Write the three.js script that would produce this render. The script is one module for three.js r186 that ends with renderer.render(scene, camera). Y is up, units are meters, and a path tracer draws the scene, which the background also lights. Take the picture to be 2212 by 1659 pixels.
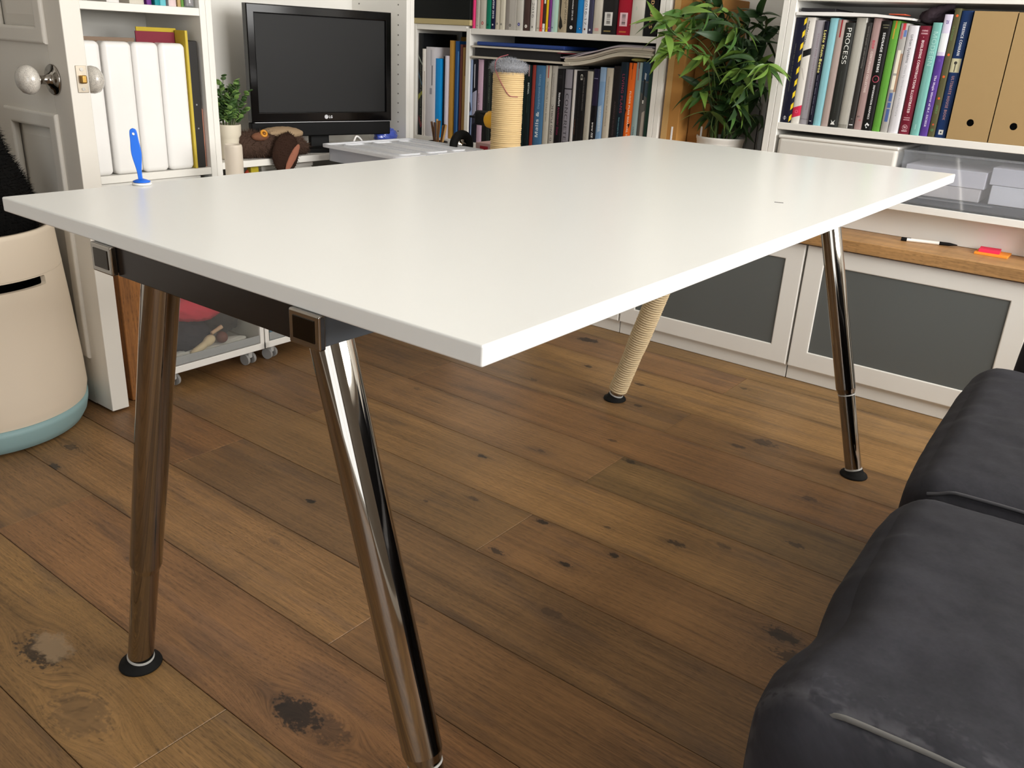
import * as THREE from 'three';
import { RoundedBoxGeometry } from 'three/addons/geometries/RoundedBoxGeometry.js';
import { mergeGeometries, mergeVertices, toCreasedNormals } from 'three/addons/utils/BufferGeometryUtils.js';
import { MarchingCubes } from 'three/addons/objects/MarchingCubes.js';
import { TextGeometry } from 'three/addons/geometries/TextGeometry.js';
import { FontLoader } from 'three/addons/loaders/FontLoader.js';
import { RectAreaLightUniformsLib } from 'three/addons/lights/RectAreaLightUniformsLib.js';
import { Brush, Evaluator, SUBTRACTION } from 'three-bvh-csg';

// ---------------------------------------------------------------- camera, sky, light, exposure
const scene = new THREE.Scene();
const camera = new THREE.PerspectiveCamera(47.965, 2212 / 1659, 0.02, 60);
{ // measured pose: x runs along the back wall, z towards the windows, y up (metres)
  const m = new THREE.Matrix4().makeBasis(
    new THREE.Vector3(0.6109, 0.0506, 0.7901), new THREE.Vector3(0.2644, 0.9277, -0.2637), new THREE.Vector3(-0.7463, 0.3699, 0.5535));
  camera.quaternion.setFromRotationMatrix(m);
  camera.position.set(-0.4893, 0.9497, 1.1928);
}
scene.add(camera);
scene.background = new THREE.Color(0.85, 0.95, 1.05);
RectAreaLightUniformsLib.init();
{ // daylight entering through the large window in the front wall
  const l = new THREE.RectAreaLight(new THREE.Color(1.0, 0.985, 0.955), 15, 2.3, 1.35);
  l.position.set(1.1, 1.62, 3.12); l.lookAt(1.1, 1.55, 0); scene.add(l);
}
{ // weaker daylight through the glazed door in the left wall
  const l = new THREE.RectAreaLight(new THREE.Color(0.95, 0.98, 1.0), 2.4, 1.9, 1.95);
  l.position.set(-2.55, 1.08, 2.0); l.lookAt(0, 1.08, 2.0); scene.add(l);
}
const renderer = new THREE.WebGLRenderer({ antialias: true });
renderer.toneMapping = THREE.LinearToneMapping;
renderer.toneMappingExposure = 0.9;
renderer.shadowMap.enabled = true;

// ---------------------------------------------------------------- helpers
function rng(seed) { let s = seed >>> 0; return () => { s = (s + 0x6D2B79F5) >>> 0; let t = Math.imul(s ^ (s >>> 15), 1 | s); t = (t + Math.imul(t ^ (t >>> 7), 61 | t)) ^ t; return ((t ^ (t >>> 14)) >>> 0) / 4294967296; }; }
const R0 = rng(7);
const V = (x, y, z) => new THREE.Vector3(x, y, z);
const std = (color, roughness = 0.6, more = {}) => new THREE.MeshStandardMaterial({ color, roughness, ...more });
const phys = (color, roughness, more = {}) => new THREE.MeshPhysicalMaterial({ color, roughness, ...more });
const taken = new Map();
function numbered(name) { const n = taken.get(name) || 0; taken.set(name, n + 1); return n ? `${name}_${String(n).padStart(3, '0')}` : name; }
function obj(name, geo, mat, parent = scene) {
  const g = Array.isArray(geo) ? merge(geo) : geo;
  const m = new THREE.Mesh(g, mat); m.name = parent === scene ? numbered(name) : name;
  m.castShadow = m.receiveShadow = true; parent.add(m); return m;
}
function merge(list) {
  const l = list.map(g => { const q = g.index ? g.toNonIndexed() : g.clone(); for (const k of Object.keys(q.attributes)) if (!['position', 'normal', 'uv'].includes(k)) q.deleteAttribute(k); return q; });
  return mergeGeometries(l);
}
function tag(o, label, category, group) { o.userData = { label, category }; if (group) o.userData.group = group; return o; }
function thing(name, label, category, pos = [0, 0, 0], turn = 0, group) {
  const o = new THREE.Group(); o.name = numbered(name); o.position.set(...pos); o.rotation.y = turn; scene.add(o); return tag(o, label, category, group);
}
function struct(name, geo, mat) { const m = obj(name, geo, mat); m.userData.kind = 'structure'; return m; }
const box = (w, h, d, x = 0, y = 0, z = 0) => new THREE.BoxGeometry(w, h, d).translate(x, y, z);
const span = (x0, x1, y0, y1, z0, z1) => box(x1 - x0, y1 - y0, z1 - z0, (x0 + x1) / 2, (y0 + y1) / 2, (z0 + z1) / 2);
const rb = (w, h, d, r = 0.003, x = 0, y = 0, z = 0, s = 2) => new RoundedBoxGeometry(w, h, d, s, Math.min(r, w / 2.01, h / 2.01, d / 2.01)).translate(x, y, z);
const rspan = (x0, x1, y0, y1, z0, z1, r = 0.0015, s = 2) => rb(x1 - x0, y1 - y0, z1 - z0, r, (x0 + x1) / 2, (y0 + y1) / 2, (z0 + z1) / 2, s);
const cyl = (r0, r1, h, seg = 32, x = 0, y = 0, z = 0) => new THREE.CylinderGeometry(r0, r1, h, seg).translate(x, y, z);
const lathe = (pts, seg = 48) => new THREE.LatheGeometry(pts.map(p => new THREE.Vector2(p[0], p[1])), seg);
const tube = (pts, r, seg = 40, rad = 8) => new THREE.TubeGeometry(new THREE.CatmullRomCurve3(pts), seg, r, rad, false);
function between(a, b, r0, r1, seg = 40, open = false) { // cylinder from a (radius r0) to b (radius r1)
  const d = b.clone().sub(a), g = new THREE.CylinderGeometry(r1, r0, d.length(), seg, 1, open);
  g.translate(0, d.length() / 2, 0); g.applyQuaternion(new THREE.Quaternion().setFromUnitVectors(V(0, 1, 0), d.normalize())); return g.translate(a.x, a.y, a.z);
}
function shapeXY(pts) { const s = new THREE.Shape(); pts.forEach((p, i) => i ? s.lineTo(p[0], p[1]) : s.moveTo(p[0], p[1])); s.closePath(); return s; }
// smooth tileable value noise
const NS = 512, NOISE = new Float32Array(NS * NS);
{
  const r = rng(99);
  for (const [p, a] of [[16, 0.5], [32, 0.28], [64, 0.15], [128, 0.07]]) {
    const g = new Float32Array(p * p); for (let i = 0; i < p * p; i++) g[i] = r();
    for (let y = 0; y < NS; y++) for (let x = 0; x < NS; x++) {
      const fx = x / NS * p, fy = y / NS * p, x0 = fx | 0, y0 = fy | 0; let tx = fx - x0, ty = fy - y0; tx = tx * tx * (3 - 2 * tx); ty = ty * ty * (3 - 2 * ty);
      const x1 = (x0 + 1) % p, y1 = (y0 + 1) % p;
      NOISE[y * NS + x] += a * ((g[y0 * p + x0] * (1 - tx) + g[y0 * p + x1] * tx) * (1 - ty) + (g[y1 * p + x0] * (1 - tx) + g[y1 * p + x1] * tx) * ty);
    }
  }
}
function noise(x, y) { // one period is 1 unit; bilinear
  let fx = (x - Math.floor(x)) * NS, fy = (y - Math.floor(y)) * NS; const x0 = fx | 0, y0 = fy | 0; fx -= x0; fy -= y0;
  const x1 = (x0 + 1) & 511, a = (y0 & 511) * NS, b = ((y0 + 1) & 511) * NS, xa = x0 & 511;
  return (NOISE[a + xa] * (1 - fx) + NOISE[a + x1] * fx) * (1 - fy) + (NOISE[b + xa] * (1 - fx) + NOISE[b + x1] * fx) * fy;
}
const n3 = (x, y, z) => (noise(x, y) + noise(y + 0.37, z + 0.11) + noise(z + 0.71, x + 0.53)) / 3;
function dataTex(w, h, fn, repeat) {
  const d = new Uint8Array(w * h * 4), c = [0, 0, 0];
  for (let j = 0; j < h; j++) for (let i = 0; i < w; i++) { fn(i / w, j / h, c); const k = (j * w + i) * 4; d[k] = c[0]; d[k + 1] = c[1]; d[k + 2] = c[2]; d[k + 3] = 255; }
  const t = new THREE.DataTexture(d, w, h); t.colorSpace = THREE.SRGBColorSpace; t.magFilter = THREE.LinearFilter; t.minFilter = THREE.LinearMipmapLinearFilter; t.wrapS = t.wrapT = THREE.RepeatWrapping;
  if (repeat) t.repeat.set(...repeat); t.needsUpdate = true; return t;
}
const clamp = (x, a = 0, b = 1) => Math.min(b, Math.max(a, x));
const sstep = (a, b, x) => { const t = clamp((x - a) / (b - a)); return t * t * (3 - 2 * t); };

// ---------------------------------------------------------------- materials
const M = {
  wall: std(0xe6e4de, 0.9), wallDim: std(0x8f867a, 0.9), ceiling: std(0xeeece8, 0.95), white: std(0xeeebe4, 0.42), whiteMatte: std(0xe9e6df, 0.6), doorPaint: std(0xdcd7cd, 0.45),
  backShaded: std(0x1f2324, 0.8), laminate: phys(0xe4e4e0, 0.29, { clearcoat: 0.12, clearcoatRoughness: 0.25 }), edgeBand: std(0xebebe6, 0.4),  // dark back panels: shade of the deep bays put into the colour
  chrome: std(0xa09b94, 0.05, { metalness: 1 }), chromeSoft: std(0xc4c2be, 0.16, { metalness: 1 }), steelDark: std(0x2e2824, 0.22, { metalness: 0.6 }), grayBracket: std(0x6f757c, 0.45, { metalness: 0.3 }),
  blackPlastic: phys(0x0b0b0b, 0.5, { specularIntensity: 0.5 }), blackGloss: phys(0x070607, 0.12, { specularIntensity: 0.55 }), rubber: phys(0x121110, 0.75, { specularIntensity: 0.4 }), ring: std(0xb7b6b2, 0.4),
  screen: phys(0x0f0f0f, 0.5, { specularIntensity: 0.55 }), silver: std(0xb9bbbd, 0.3, { metalness: 0.7 }), brass: std(0xb08a4a, 0.3, { metalness: 1 }),
  rope: std(0xcfb993, 0.95), kraft: std(0xb37f3e, 0.85), kraftPale: std(0xa88b5e, 0.85), kraftShaded: std(0x9a6b33, 0.85), paper: std(0xe8e2d2, 0.9), paperWhite: std(0xf1efec, 0.85),
  cream: std(0xd9cfbb, 0.55), creamBin: std(0xdccdb8, 0.5), teal: std(0x8caaab, 0.55), blue: std(0x1263cf, 0.4), black: phys(0x0a0a0a, 0.6, { specularIntensity: 0.35 }), oak: null,
};
const glassClear = phys(0xf2f4f7, 0.04, { transmission: 0.9, thickness: 0, ior: 1.45, side: THREE.DoubleSide });
const plasticClear = phys(0xe6e8ee, 0.25, { transmission: 0.55, thickness: 0, ior: 1.45, side: THREE.DoubleSide });
const frosted = phys(0xf6f6f4, 0.05, { transmission: 0.96, specularIntensity: 0.5, thickness: 0, ior: 1.4, side: THREE.DoubleSide });
const paneGlass = phys(0xffffff, 0.0, { transmission: 1, thickness: 0, ior: 1.5 });
const milky = phys(0xf0f1f4, 0.4, { transmission: 0.3, thickness: 0, ior: 1.45, side: THREE.DoubleSide });

// ---------------------------------------------------------------- room shell
const XR = 2.455, ZB = -1.365, ZBL = -1.62, XL = -2.6, ZF = 3.2, HT = 2.55;
struct('ceiling', span(XL - 0.1, XR + 0.1, HT, HT + 0.1, -2.8, ZF + 0.15), M.ceiling);
struct('wall_right', span(XR, XR + 0.1, -0.1, HT, -2.8, ZF + 0.15), M.wall);
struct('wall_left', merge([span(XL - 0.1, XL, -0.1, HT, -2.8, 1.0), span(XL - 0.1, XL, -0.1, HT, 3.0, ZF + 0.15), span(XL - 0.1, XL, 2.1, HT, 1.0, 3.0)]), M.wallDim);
{ // glazed double door in the left wall
  const d = new THREE.Group(); d.name = 'door_2'; d.userData.kind = 'structure'; scene.add(d);
  for (const [a, b] of [[1.002, 1.999], [2.001, 2.998]]) {
    obj('door_frame', merge([rspan(XL - 0.07, XL - 0.03, 0.004, 0.1, a, b), rspan(XL - 0.07, XL - 0.03, 2.02, 2.096, a, b), rspan(XL - 0.07, XL - 0.03, 0.1, 2.02, a, a + 0.08), rspan(XL - 0.07, XL - 0.03, 0.1, 2.02, b - 0.08, b)]), M.white, d);
    obj('pane', span(XL - 0.053, XL - 0.047, 0.1, 2.02, a + 0.08, b - 0.08), paneGlass, d);
  }
}
struct('wall_back', merge([span(0.612, XR, -0.02, HT, ZB - 0.35, ZB)]), M.wall);
struct('wall_back_left', merge([span(XL, -0.3, -0.02, HT, ZBL - 0.1, ZBL), span(-0.3, 0.612, 2.05, HT, ZBL - 0.1, ZBL)]), M.wall);
struct('wall_hall', merge([span(XL, XR, -0.02, HT, -2.8, -2.7)]), M.wall);
{ // window wall
  const x0 = -0.05, x1 = 2.25, y0 = 0.9, y1 = 2.3;
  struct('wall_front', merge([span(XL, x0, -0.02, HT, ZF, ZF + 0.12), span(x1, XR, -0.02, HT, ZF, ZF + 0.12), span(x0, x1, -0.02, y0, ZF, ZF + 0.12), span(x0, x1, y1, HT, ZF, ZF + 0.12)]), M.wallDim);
  const w = new THREE.Group(); w.name = 'window_1'; w.userData.kind = 'structure'; scene.add(w);
  const xm = (x0 + x1) / 2, t = 0.05;
  obj('window_frame', merge([rspan(x0, x1, y0, y0 + t, ZF + 0.03, ZF + 0.09), rspan(x0, x1, y1 - t, y1, ZF + 0.03, ZF + 0.09), rspan(x0, x0 + t, y0 + t, y1 - t, ZF + 0.03, ZF + 0.09), rspan(x1 - t, x1, y0 + t, y1 - t, ZF + 0.03, ZF + 0.09), rspan(xm - t / 2, xm + t / 2, y0 + t, y1 - t, ZF + 0.03, ZF + 0.09)]), M.white, w);
  for (const [a, b] of [[x0 + t, xm - t / 2], [xm + t / 2, x1 - t]]) obj('pane', span(a, b, y0 + t, y1 - t, ZF + 0.058, ZF + 0.062), paneGlass, w);
  obj('window_sill', rspan(x0 - 0.05, x1 + 0.05, y0 - 0.03, y0, ZF - 0.06, ZF + 0.03, 0.005), M.white, w);
}
struct('trim_1', merge([rspan(-0.37, -0.3, 0, 2.12, ZBL, ZBL + 0.02), rspan(-0.37, 0.6, 2.05, 2.12, ZBL, ZBL + 0.02), rspan(0.575, 0.611, 0, 2.05, ZBL - 0.1, ZBL + 0.02)]), M.white);
struct('baseboard_left', rspan(XL, XL + 0.015, 0, 0.1, -1.6, 0.99), M.white);
struct('baseboard_front', rspan(XL + 0.016, XR, 0, 0.1, ZF - 0.015, ZF), M.white);

// ---------------------------------------------------------------- floor of individual oak planks
const floor = struct('floor', span(XL - 0.1, XR + 0.1, -0.12, -0.0145, -2.8, ZF + 0.15), std(0x2a1c10, 0.9));
function plankGeo(w, len, uv) { // bevelled board, top at y = 0; uv = [u0, v0, u1, v1]
  const t = 0.0142, b = 0.0009, p = [], u = [];
  const P = (x, y, z) => [x, y, z];
  const lo = [P(-w / 2, -t, -len / 2), P(w / 2, -t, -len / 2), P(w / 2, -t, len / 2), P(-w / 2, -t, len / 2)];
  const mi = lo.map(q => P(q[0], -b, q[2])), hi = lo.map(q => P(q[0] - Math.sign(q[0]) * b, 0, q[2] - Math.sign(q[2]) * b));
  const tri = (...q) => { for (const k of q) { p.push(...k); u.push(uv[0] + (k[0] / w + 0.5) * (uv[2] - uv[0]), uv[1] + (k[2] / len + 0.5) * (uv[3] - uv[1])); } };
  const quad = (a, c, d, e) => { tri(a, d, c); tri(a, e, d); };
  quad(hi[0], hi[1], hi[2], hi[3]);
  for (let i = 0; i < 4; i++) { const j = (i + 1) % 4; quad(mi[j], hi[j], hi[i], mi[i]); quad(lo[j], mi[j], mi[i], lo[i]); }
  quad(lo[3], lo[2], lo[1], lo[0]);
  const g = new THREE.BufferGeometry(); g.setAttribute('position', new THREE.Float32BufferAttribute(p, 3)); g.setAttribute('uv', new THREE.Float32BufferAttribute(u, 2)); g.computeVertexNormals(); return g;
}
// oak: base tone (linear), length, width, seed, knots [across m, along m, radius m, strength, pale]
function oakTexture(tone, w, len, seed, knots, px = 1000, dark = 0.5) {
  const W = Math.round(w * px), H = Math.round(len * px), r = rng(seed * 131 + 5), ox = r() * 7, oy = r() * 7, rings = 14 + r() * 20, amp = 0.9 + r() * 1.6, drift = (r() - 0.5) * 0.4;
  const toS = x => { x = clamp(x); return 255 * (x <= 0.0031308 ? 12.92 * x : 1.055 * Math.pow(x, 1 / 2.4) - 0.055); };
  return dataTex(W, H, (a, b, c) => {
    let u = a * w, v = b * len, kd = 0, kp = 0, gu = u;
    for (const [ku, kv, kr, ks, pale] of knots) {
      const du = u - ku, dv = (v - kv) * 0.55, d = Math.sqrt(du * du + dv * dv) + 1e-6, e = d / kr;
      gu += -0.9 * kr * (du / d) * Math.exp(-e * e * 0.16) * Math.min(1, e);
      const n = noise(ox + u * 9, oy + v * 7) - 0.5, nn = noise(ox + u * 17, v * 11) - 0.5;
      kd = Math.max(kd, ks * (1 - sstep(0.62, 1.0, e + n * 1.0 + nn * 0.9)), ks * 0.26 * Math.exp(-Math.pow(e + n * 0.8, 2) * 0.25));
      if (pale) kp = Math.max(kp, (1 - sstep(0.5, 0.85, Math.hypot(du - kr * 0.35, dv) / kr + n * 0.7)) * pale);
    }
    const big = noise(ox + u * 1.3, oy + v * 0.16), mid = noise(ox + gu * 4.1, oy + v * 0.75 + drift), streak = noise(ox + gu * 17, oy + v * 0.42), fine = noise(gu * 44 + ox, v * 1.1 + oy), pore = noise(gu * 80, v * 3.2 + oy);
    const s = gu * rings * 3 + mid * amp * 4, ring = 0.5 + 0.5 * Math.sin(s * 6.283);
    let L = 1 + (big - 0.5) * 0.7 + (streak - 0.5) * 0.5 + (fine - 0.5) * 0.62 - ring * 0.15 * (0.3 + mid);
    if (pore > 0.57) L *= 1 - (pore - 0.57) * 1.9;
    const smut = sstep(0.56, 0.76, noise(ox + 3.3 + u * 1.5, oy + v * 0.3)) * dark; L *= 1 - smut * 0.4;
    const edge = Math.min(u, w - u); L *= 0.8 + 0.2 * sstep(0, 0.016 + 0.02 * big, edge);
    L *= 1 - 0.86 * kd; const gray = clamp(kd * 0.5 + smut * 0.5);
    let R = tone[0] * L, G = tone[1] * L, B = tone[2] * L; const m = (R + G + B) / 3;
    R += (m - R) * gray * 0.3; B += (m - B) * gray * 0.35;
    if (kp) { R += (0.34 - R) * kp; G += (0.23 - G) * kp; B += (0.13 - B) * kp; }
    c[0] = toS(R); c[1] = toS(G); c[2] = toS(B);
  });
}
const TONE = { gold: [0.285, 0.155, 0.056], mid: [0.247, 0.132, 0.05], red: [0.238, 0.123, 0.047], gray: [0.212, 0.113, 0.044], dark: [0.213, 0.112, 0.042] };
const EDGES = [-0.107, 0.085, 0.282, 0.47, 0.665, 0.857, 1.06, 1.242, 1.44, 1.607, 1.81, 1.99, 2.18, 2.37];
{ const e0 = []; for (let x = -0.107 - 0.193; x > XL - 0.2; x -= 0.193) e0.unshift(x); EDGES.unshift(...e0); }
const ROW0 = EDGES.indexOf(-0.107);
// looks of the boards in view: 'row:piece' -> [tone, knots (x, z, radius, strength, pale)], piece 0 starts at the joint nearest z = -0.5 .. 0.3
const LOOK = {
  '-1:0': ['dark', [[-0.2, -0.3, 0.012, 0.6]]], '-1:1': ['dark', []],
  '0:0': ['gold', [[-0.026, -0.06, 0.034, 0.95, 0.8], [-0.06, 0.12, 0.04, 0.4], [-0.04, -0.9, 0.02, 0.7]]], '0:-1': ['mid', []], '0:1': ['gold', []],
  '1:0': ['mid', [[0.146, 0.354, 0.03, 1], [0.155, 0.41, 0.028, 0.55], [0.2, -0.2, 0.006, 0.5]]], '1:-1': ['mid', [[0.14, -0.7, 0.012, 0.6]]],
  '2:0': ['gold', [[0.42, -0.05, 0.012, 0.35], [0.33, -0.3, 0.01, 0.3], [0.286, -0.664, 0.012, 0.9], [0.36, -0.73, 0.014, 0.6]]], '2:1': ['dark', [[0.43, 0.33, 0.012, 0.3]]],
  '3:0': ['gray', [[0.573, -0.119, 0.0085, 1], [0.6, 0.5, 0.012, 0.5]]], '3:-1': ['red', [[0.57, -0.75, 0.01, 0.5]]],
  '4:0': ['red', [[0.78, -0.25, 0.006, 0.8], [0.74, 0.06, 0.006, 0.7], [0.82, 0.13, 0.008, 0.6]]], '4:1': ['mid', [[0.843, 0.303, 0.0085, 1], [0.744, 0.432, 0.0085, 1], [0.838, 0.486, 0.009, 1], [0.69, 0.3, 0.01, 0.9], [0.82, 0.844, 0.02, 0.9], [0.77, 0.88, 0.022, 0.8]]],
  '5:0': ['gold', [[0.996, 0.009, 0.0085, 1], [0.962, 0.56, 0.012, 0.85], [1.02, 0.64, 0.012, 0.5], [0.92, 0.42, 0.005, 0.6]]], '5:-1': ['mid', []],
  '6:0': ['mid', [[1.12, 0.1, 0.008, 0.6], [1.2, -0.4, 0.01, 0.5]]], '6:1': ['gray', [[1.225, 0.294, 0.011, 0.9], [1.13, 0.75, 0.012, 0.8]]],
  '7:0': ['red', [[1.3, 0.2, 0.008, 0.6], [1.35, 0.7, 0.012, 0.7]]], '7:-1': ['dark', []],
  '8:0': ['mid', [[1.55, 0.13, 0.01, 0.8], [1.5, -0.2, 0.01, 0.6]]], '8:1': ['gray', [[1.568, 0.5, 0.022, 0.7], [1.5, 0.46, 0.012, 0.7]]],
  '9:0': ['mid', [[1.7, 0.05, 0.01, 0.7], [1.72, -0.15, 0.012, 0.8]]], '10:0': ['mid', [[1.936, -0.291, 0.026, 0.95]]], '10:1': ['gold', [[1.9, 0.3, 0.008, 0.7]]], '11:0': ['gold', []],
};
LOOK['9:0'][0] = 'gold';
{
  const shared = ['mid', 'gold', 'dark', 'red'].map((t, i) => std(0xffffff, 0.5, { map: oakTexture(TONE[t], 0.19, 1.5, 900 + i, [[0.1, 0.5, 0.012, 0.7]], 500) }));
  const Z0 = -2.7, Z1 = ZF, LEN = 1.5; let k = 0;
  for (let i = 0; i < EDGES.length - 1; i++) {
    const row = i - ROW0, odd = ((row % 2) + 2) % 2, start = odd ? -0.48 : 0.27 - LEN, x0 = EDGES[i], x1 = Math.min(EDGES[i + 1], XR);
    if (x1 < XL || x0 >= XR) continue;
    for (let n = -2; n <= 3; n++) {
      const a = Math.max(Z0, start + n * LEN), b = Math.min(Z1, start + (n + 1) * LEN); if (b - a < 0.02) continue;
      const look = LOOK[`${row}:${n}`], w = x1 - x0 - 0.0012, len = b - a - 0.001; k++;
      let mat, uv = [0, 0, 1, 1];
      if (look) mat = std(0xffffff, 0.46, { map: oakTexture(TONE[look[0]].map(q => q * (0.95 + R0() * 0.1)), w, len, k, look[1].map(q => [q[0] - x0, q[1] - a, ...q.slice(2)]), 1150) });
      else { mat = shared[k % 4]; const v = R0() * 0.5; uv = k % 2 ? [0, v, 1, v + len / 1.5] : [1, v + len / 1.5, 0, v]; }
      const m = obj('plank', plankGeo(w, len, uv), mat, floor); m.position.set((x0 + x1) / 2, (R0() - 0.5) * 0.0004, (a + b) / 2);
    }
  }
}
M.oak = std(0xffffff, 0.45, { map: oakTexture([0.43, 0.235, 0.09], 0.3, 1.6, 77, [[0.1, 0.4, 0.006, 0.3]], 400, 0.1) });

// ---------------------------------------------------------------- open door with knobs and latch
{
  const d = new THREE.Group(); d.name = 'door_1'; d.userData.kind = 'structure'; scene.add(d);
  const x0 = 0.527, x1 = 0.572, z0 = -1.598, z1 = -0.838;
  // stiles, rails and sunk panels with moulding, both faces
  const pz = [[-1.165, -0.919], [-1.52, -1.275]], py = [[0.14, 0.73], [0.893, 1.85]];
  const leaf = [rspan(x0, x1, 0.006, 2.0, pz[0][1], z1, 0.002), rspan(x0, x1, 0.006, 2.0, z0, pz[1][0], 0.002), span(x0, x1, 0.006, 2.0, pz[1][1], pz[0][0])];
  for (const [a, b] of pz) leaf.push(span(x0, x1, 0.006, py[0][0], a, b), span(x0, x1, py[0][1], py[1][0], a, b), span(x0, x1, py[1][1], 2.0, a, b));
  obj('leaf', merge(leaf), M.doorPaint, d);
  for (const [a, b] of pz) for (const [c, e] of py) {
    const s = shapeXY([[a, c], [b, c], [b, e], [a, e]]), hole = [[a + 0.024, c + 0.024], [a + 0.024, e - 0.024], [b - 0.024, e - 0.024], [b - 0.024, c + 0.024]];
    s.holes.push(new THREE.Path(hole.map(q => new THREE.Vector2(...q))));
    const g = new THREE.ExtrudeGeometry(s, { depth: 0.008, bevelEnabled: true, bevelThickness: 0.006, bevelSize: 0.006, bevelSegments: 3 }).translate(0, 0, -0.004);
    for (const side of [0, 1]) { const q = g.clone().rotateY(-Math.PI / 2); q.translate(side ? x1 - 0.001 : x0 + 0.001, 0, 0); obj('panel_moulding', q, M.doorPaint, d); }
    // raised and fielded panel centre
    const f = 0.055, cen = new THREE.ExtrudeGeometry(shapeXY([[a + f, c + f], [b - f, c + f], [b - f, e - f], [a + f, e - f]]), { depth: 0.012, bevelEnabled: true, bevelThickness: 0.007, bevelSize: 0.026, bevelSegments: 1 }).rotateY(-Math.PI / 2);
    obj('door_panel', merge([span(x0 + 0.013, x1 - 0.013, c, e, a, b), cen.translate(x0 + 0.0265, 0, 0)]), M.doorPaint, d);
  }
  const crackle = phys(0xffffff, 0.3, { clearcoat: 0.8, clearcoatRoughness: 0.1, map: dataTex(256, 256, (u, v, c) => {
    const q = noise(u * 5, v * 5) - 0.5 + 0.35 * (noise(u * 13 + 0.3, v * 13) - 0.5), w = Math.min(Math.abs(q), Math.abs(noise(u * 4 + 0.5, v * 4 + 0.2) - 0.5)), k = w < 0.03 ? 0.72 : 1; c[0] = 214 * k; c[1] = 208 * k; c[2] = 198 * k; }) });
  for (const s of [-1, 1]) {
    const h = new THREE.Group(); h.name = 'door_handle'; h.position.set(s < 0 ? x0 : x1, 0.812, -0.91); h.rotation.z = s < 0 ? Math.PI / 2 : -Math.PI / 2; d.add(h);
    obj('rose', lathe([[0, 0], [0.034, 0], [0.034, 0.003], [0.031, 0.006], [0.022, 0.007], [0.014, 0.012], [0.01, 0.02], [0.0095, 0.03], [0.013, 0.034], [0.013, 0.037], [0, 0.037]]), M.chrome, h);
    const kb = obj('knob', lathe([[0, 0.036], [0.012, 0.036], [0.024, 0.041], [0.0305, 0.05], [0.0315, 0.058], [0.029, 0.068], [0.021, 0.076], [0.011, 0.08], [0, 0.081]]), crackle, h); if (s > 0) kb.position.y = -0.012;
  }
  const L = new THREE.Group(); L.name = 'latch_plate'; L.position.set((x0 + x1) / 2 + 0.006, 0.818, z1); d.add(L);
  obj('plate', rb(0.025, 0.058, 0.004, 0.001, 0, 0, 0.0005), M.brass.clone(), L).material.color.set(0xb0a697);
  obj('bolt', rb(0.012, 0.018, 0.02, 0.003, 0, 0, 0.004), M.brass, L);
  for (const y of [-0.021, 0.021]) obj('screw', cyl(0.004, 0.004, 0.003, 16).rotateX(Math.PI / 2).translate(0, y, 0.0022), M.chromeSoft, L);
}

// ---------------------------------------------------------------- shelving
// local frame: x along the width from 0, front at z = 0, depth to -z
function bookcase(name, label, pos, turn, w, y0, y1, shelves, o = {}) {
  const t = thing(name, label, 'bookcase', pos, turn), T = 0.019, D = 0.279, tl = o.left ?? T, tr = o.right ?? T;
  if (tl && o.leftTop) obj('side_panel', rspan(0, tl, y0, o.leftTop, -D, 0), M.white, t); else if (tl) { if (tl > 0.03) { obj('side_panel', rspan(0, tl / 2 - 0.0004, y0, y1, -D, 0), M.white, t); obj('side_panel', rspan(tl / 2 + 0.0004, tl, y0, y1, -D, 0), M.white, t); } else obj('side_panel', rspan(0, tl, y0, y1, -D, 0), M.white, t); }
  if (tr) { if (tr > 0.03) { obj('side_panel', rspan(w - tr, w - tr / 2 - 0.0004, y0, y1, -D, 0), M.white, t); obj('side_panel', rspan(w - tr / 2 + 0.0004, w, y0, y1, -D, 0), M.white, t); } else obj('side_panel', rspan(w - tr, w, y0, y1, -D, 0), M.white, t); }
  for (const s of shelves) obj('shelf', rspan(tl + 0.0003, w - tr - 0.0003, s - (o.th ?? 0.02), s, -D + 0.006, -0.001), M.white, t);
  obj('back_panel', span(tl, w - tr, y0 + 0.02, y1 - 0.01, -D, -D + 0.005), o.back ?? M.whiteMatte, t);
  const px = o.kick ?? 0.012; obj('plinth', rspan(tl, w - tr, y0, Math.min(...shelves) - (o.th ?? 0.02), -px - 0.016, -px), M.white, t);
  if (o.front) obj('front_panel', rspan(tl + 0.002, w - tr - 0.03, o.front[0], o.front[1], -0.03, -0.012), M.white, t);
  if (o.holes) { // rows of shelf pin holes on the inner right side
    const g = []; for (const z of [-0.04, -0.236]) for (let y = 0.62; y < 1.3; y += 0.0325) g.push(new THREE.CylinderGeometry(0.0025, 0.0025, 0.0012, 8).rotateZ(Math.PI / 2).translate(w - tr - 0.0004, y, z));
    const h = obj('pin_holes', g, std(0x6d6a64, 0.9), t); h.userData.kind = 'stuff';
  }
  return t;
}
const HW = -Math.PI / 2; // faces -x
bookcase('bookcase', 'narrow white bookcase behind the open door holding the white binders', [0.635, 0, -1.08], 0, 0.419, 0.002, 2.02, [0.08, 0.3, 0.557, 0.987, 1.34, 1.68, 2.019], { front: [0.304, 0.535] });
bookcase('bookcase', 'wide white bookcase bay with the black television standing in it', [1.0545, 0, -1.08], 0, 0.8335, 0.002, 2.02, [0.08, 0.4, 0.567, 1.6, 2.019], { right: 0.0385, holes: true });
const CT = 0.4655; // worktop height
bookcase('bookcase', 'small white corner bookcase cell with the folders and the black box', [2.17, 0, -1.357], HW, 0.276, CT + 0.0004, 0.9902, [0.571, 0.99], { right: 0, back: M.backShaded, kick: 0.07 });
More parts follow.
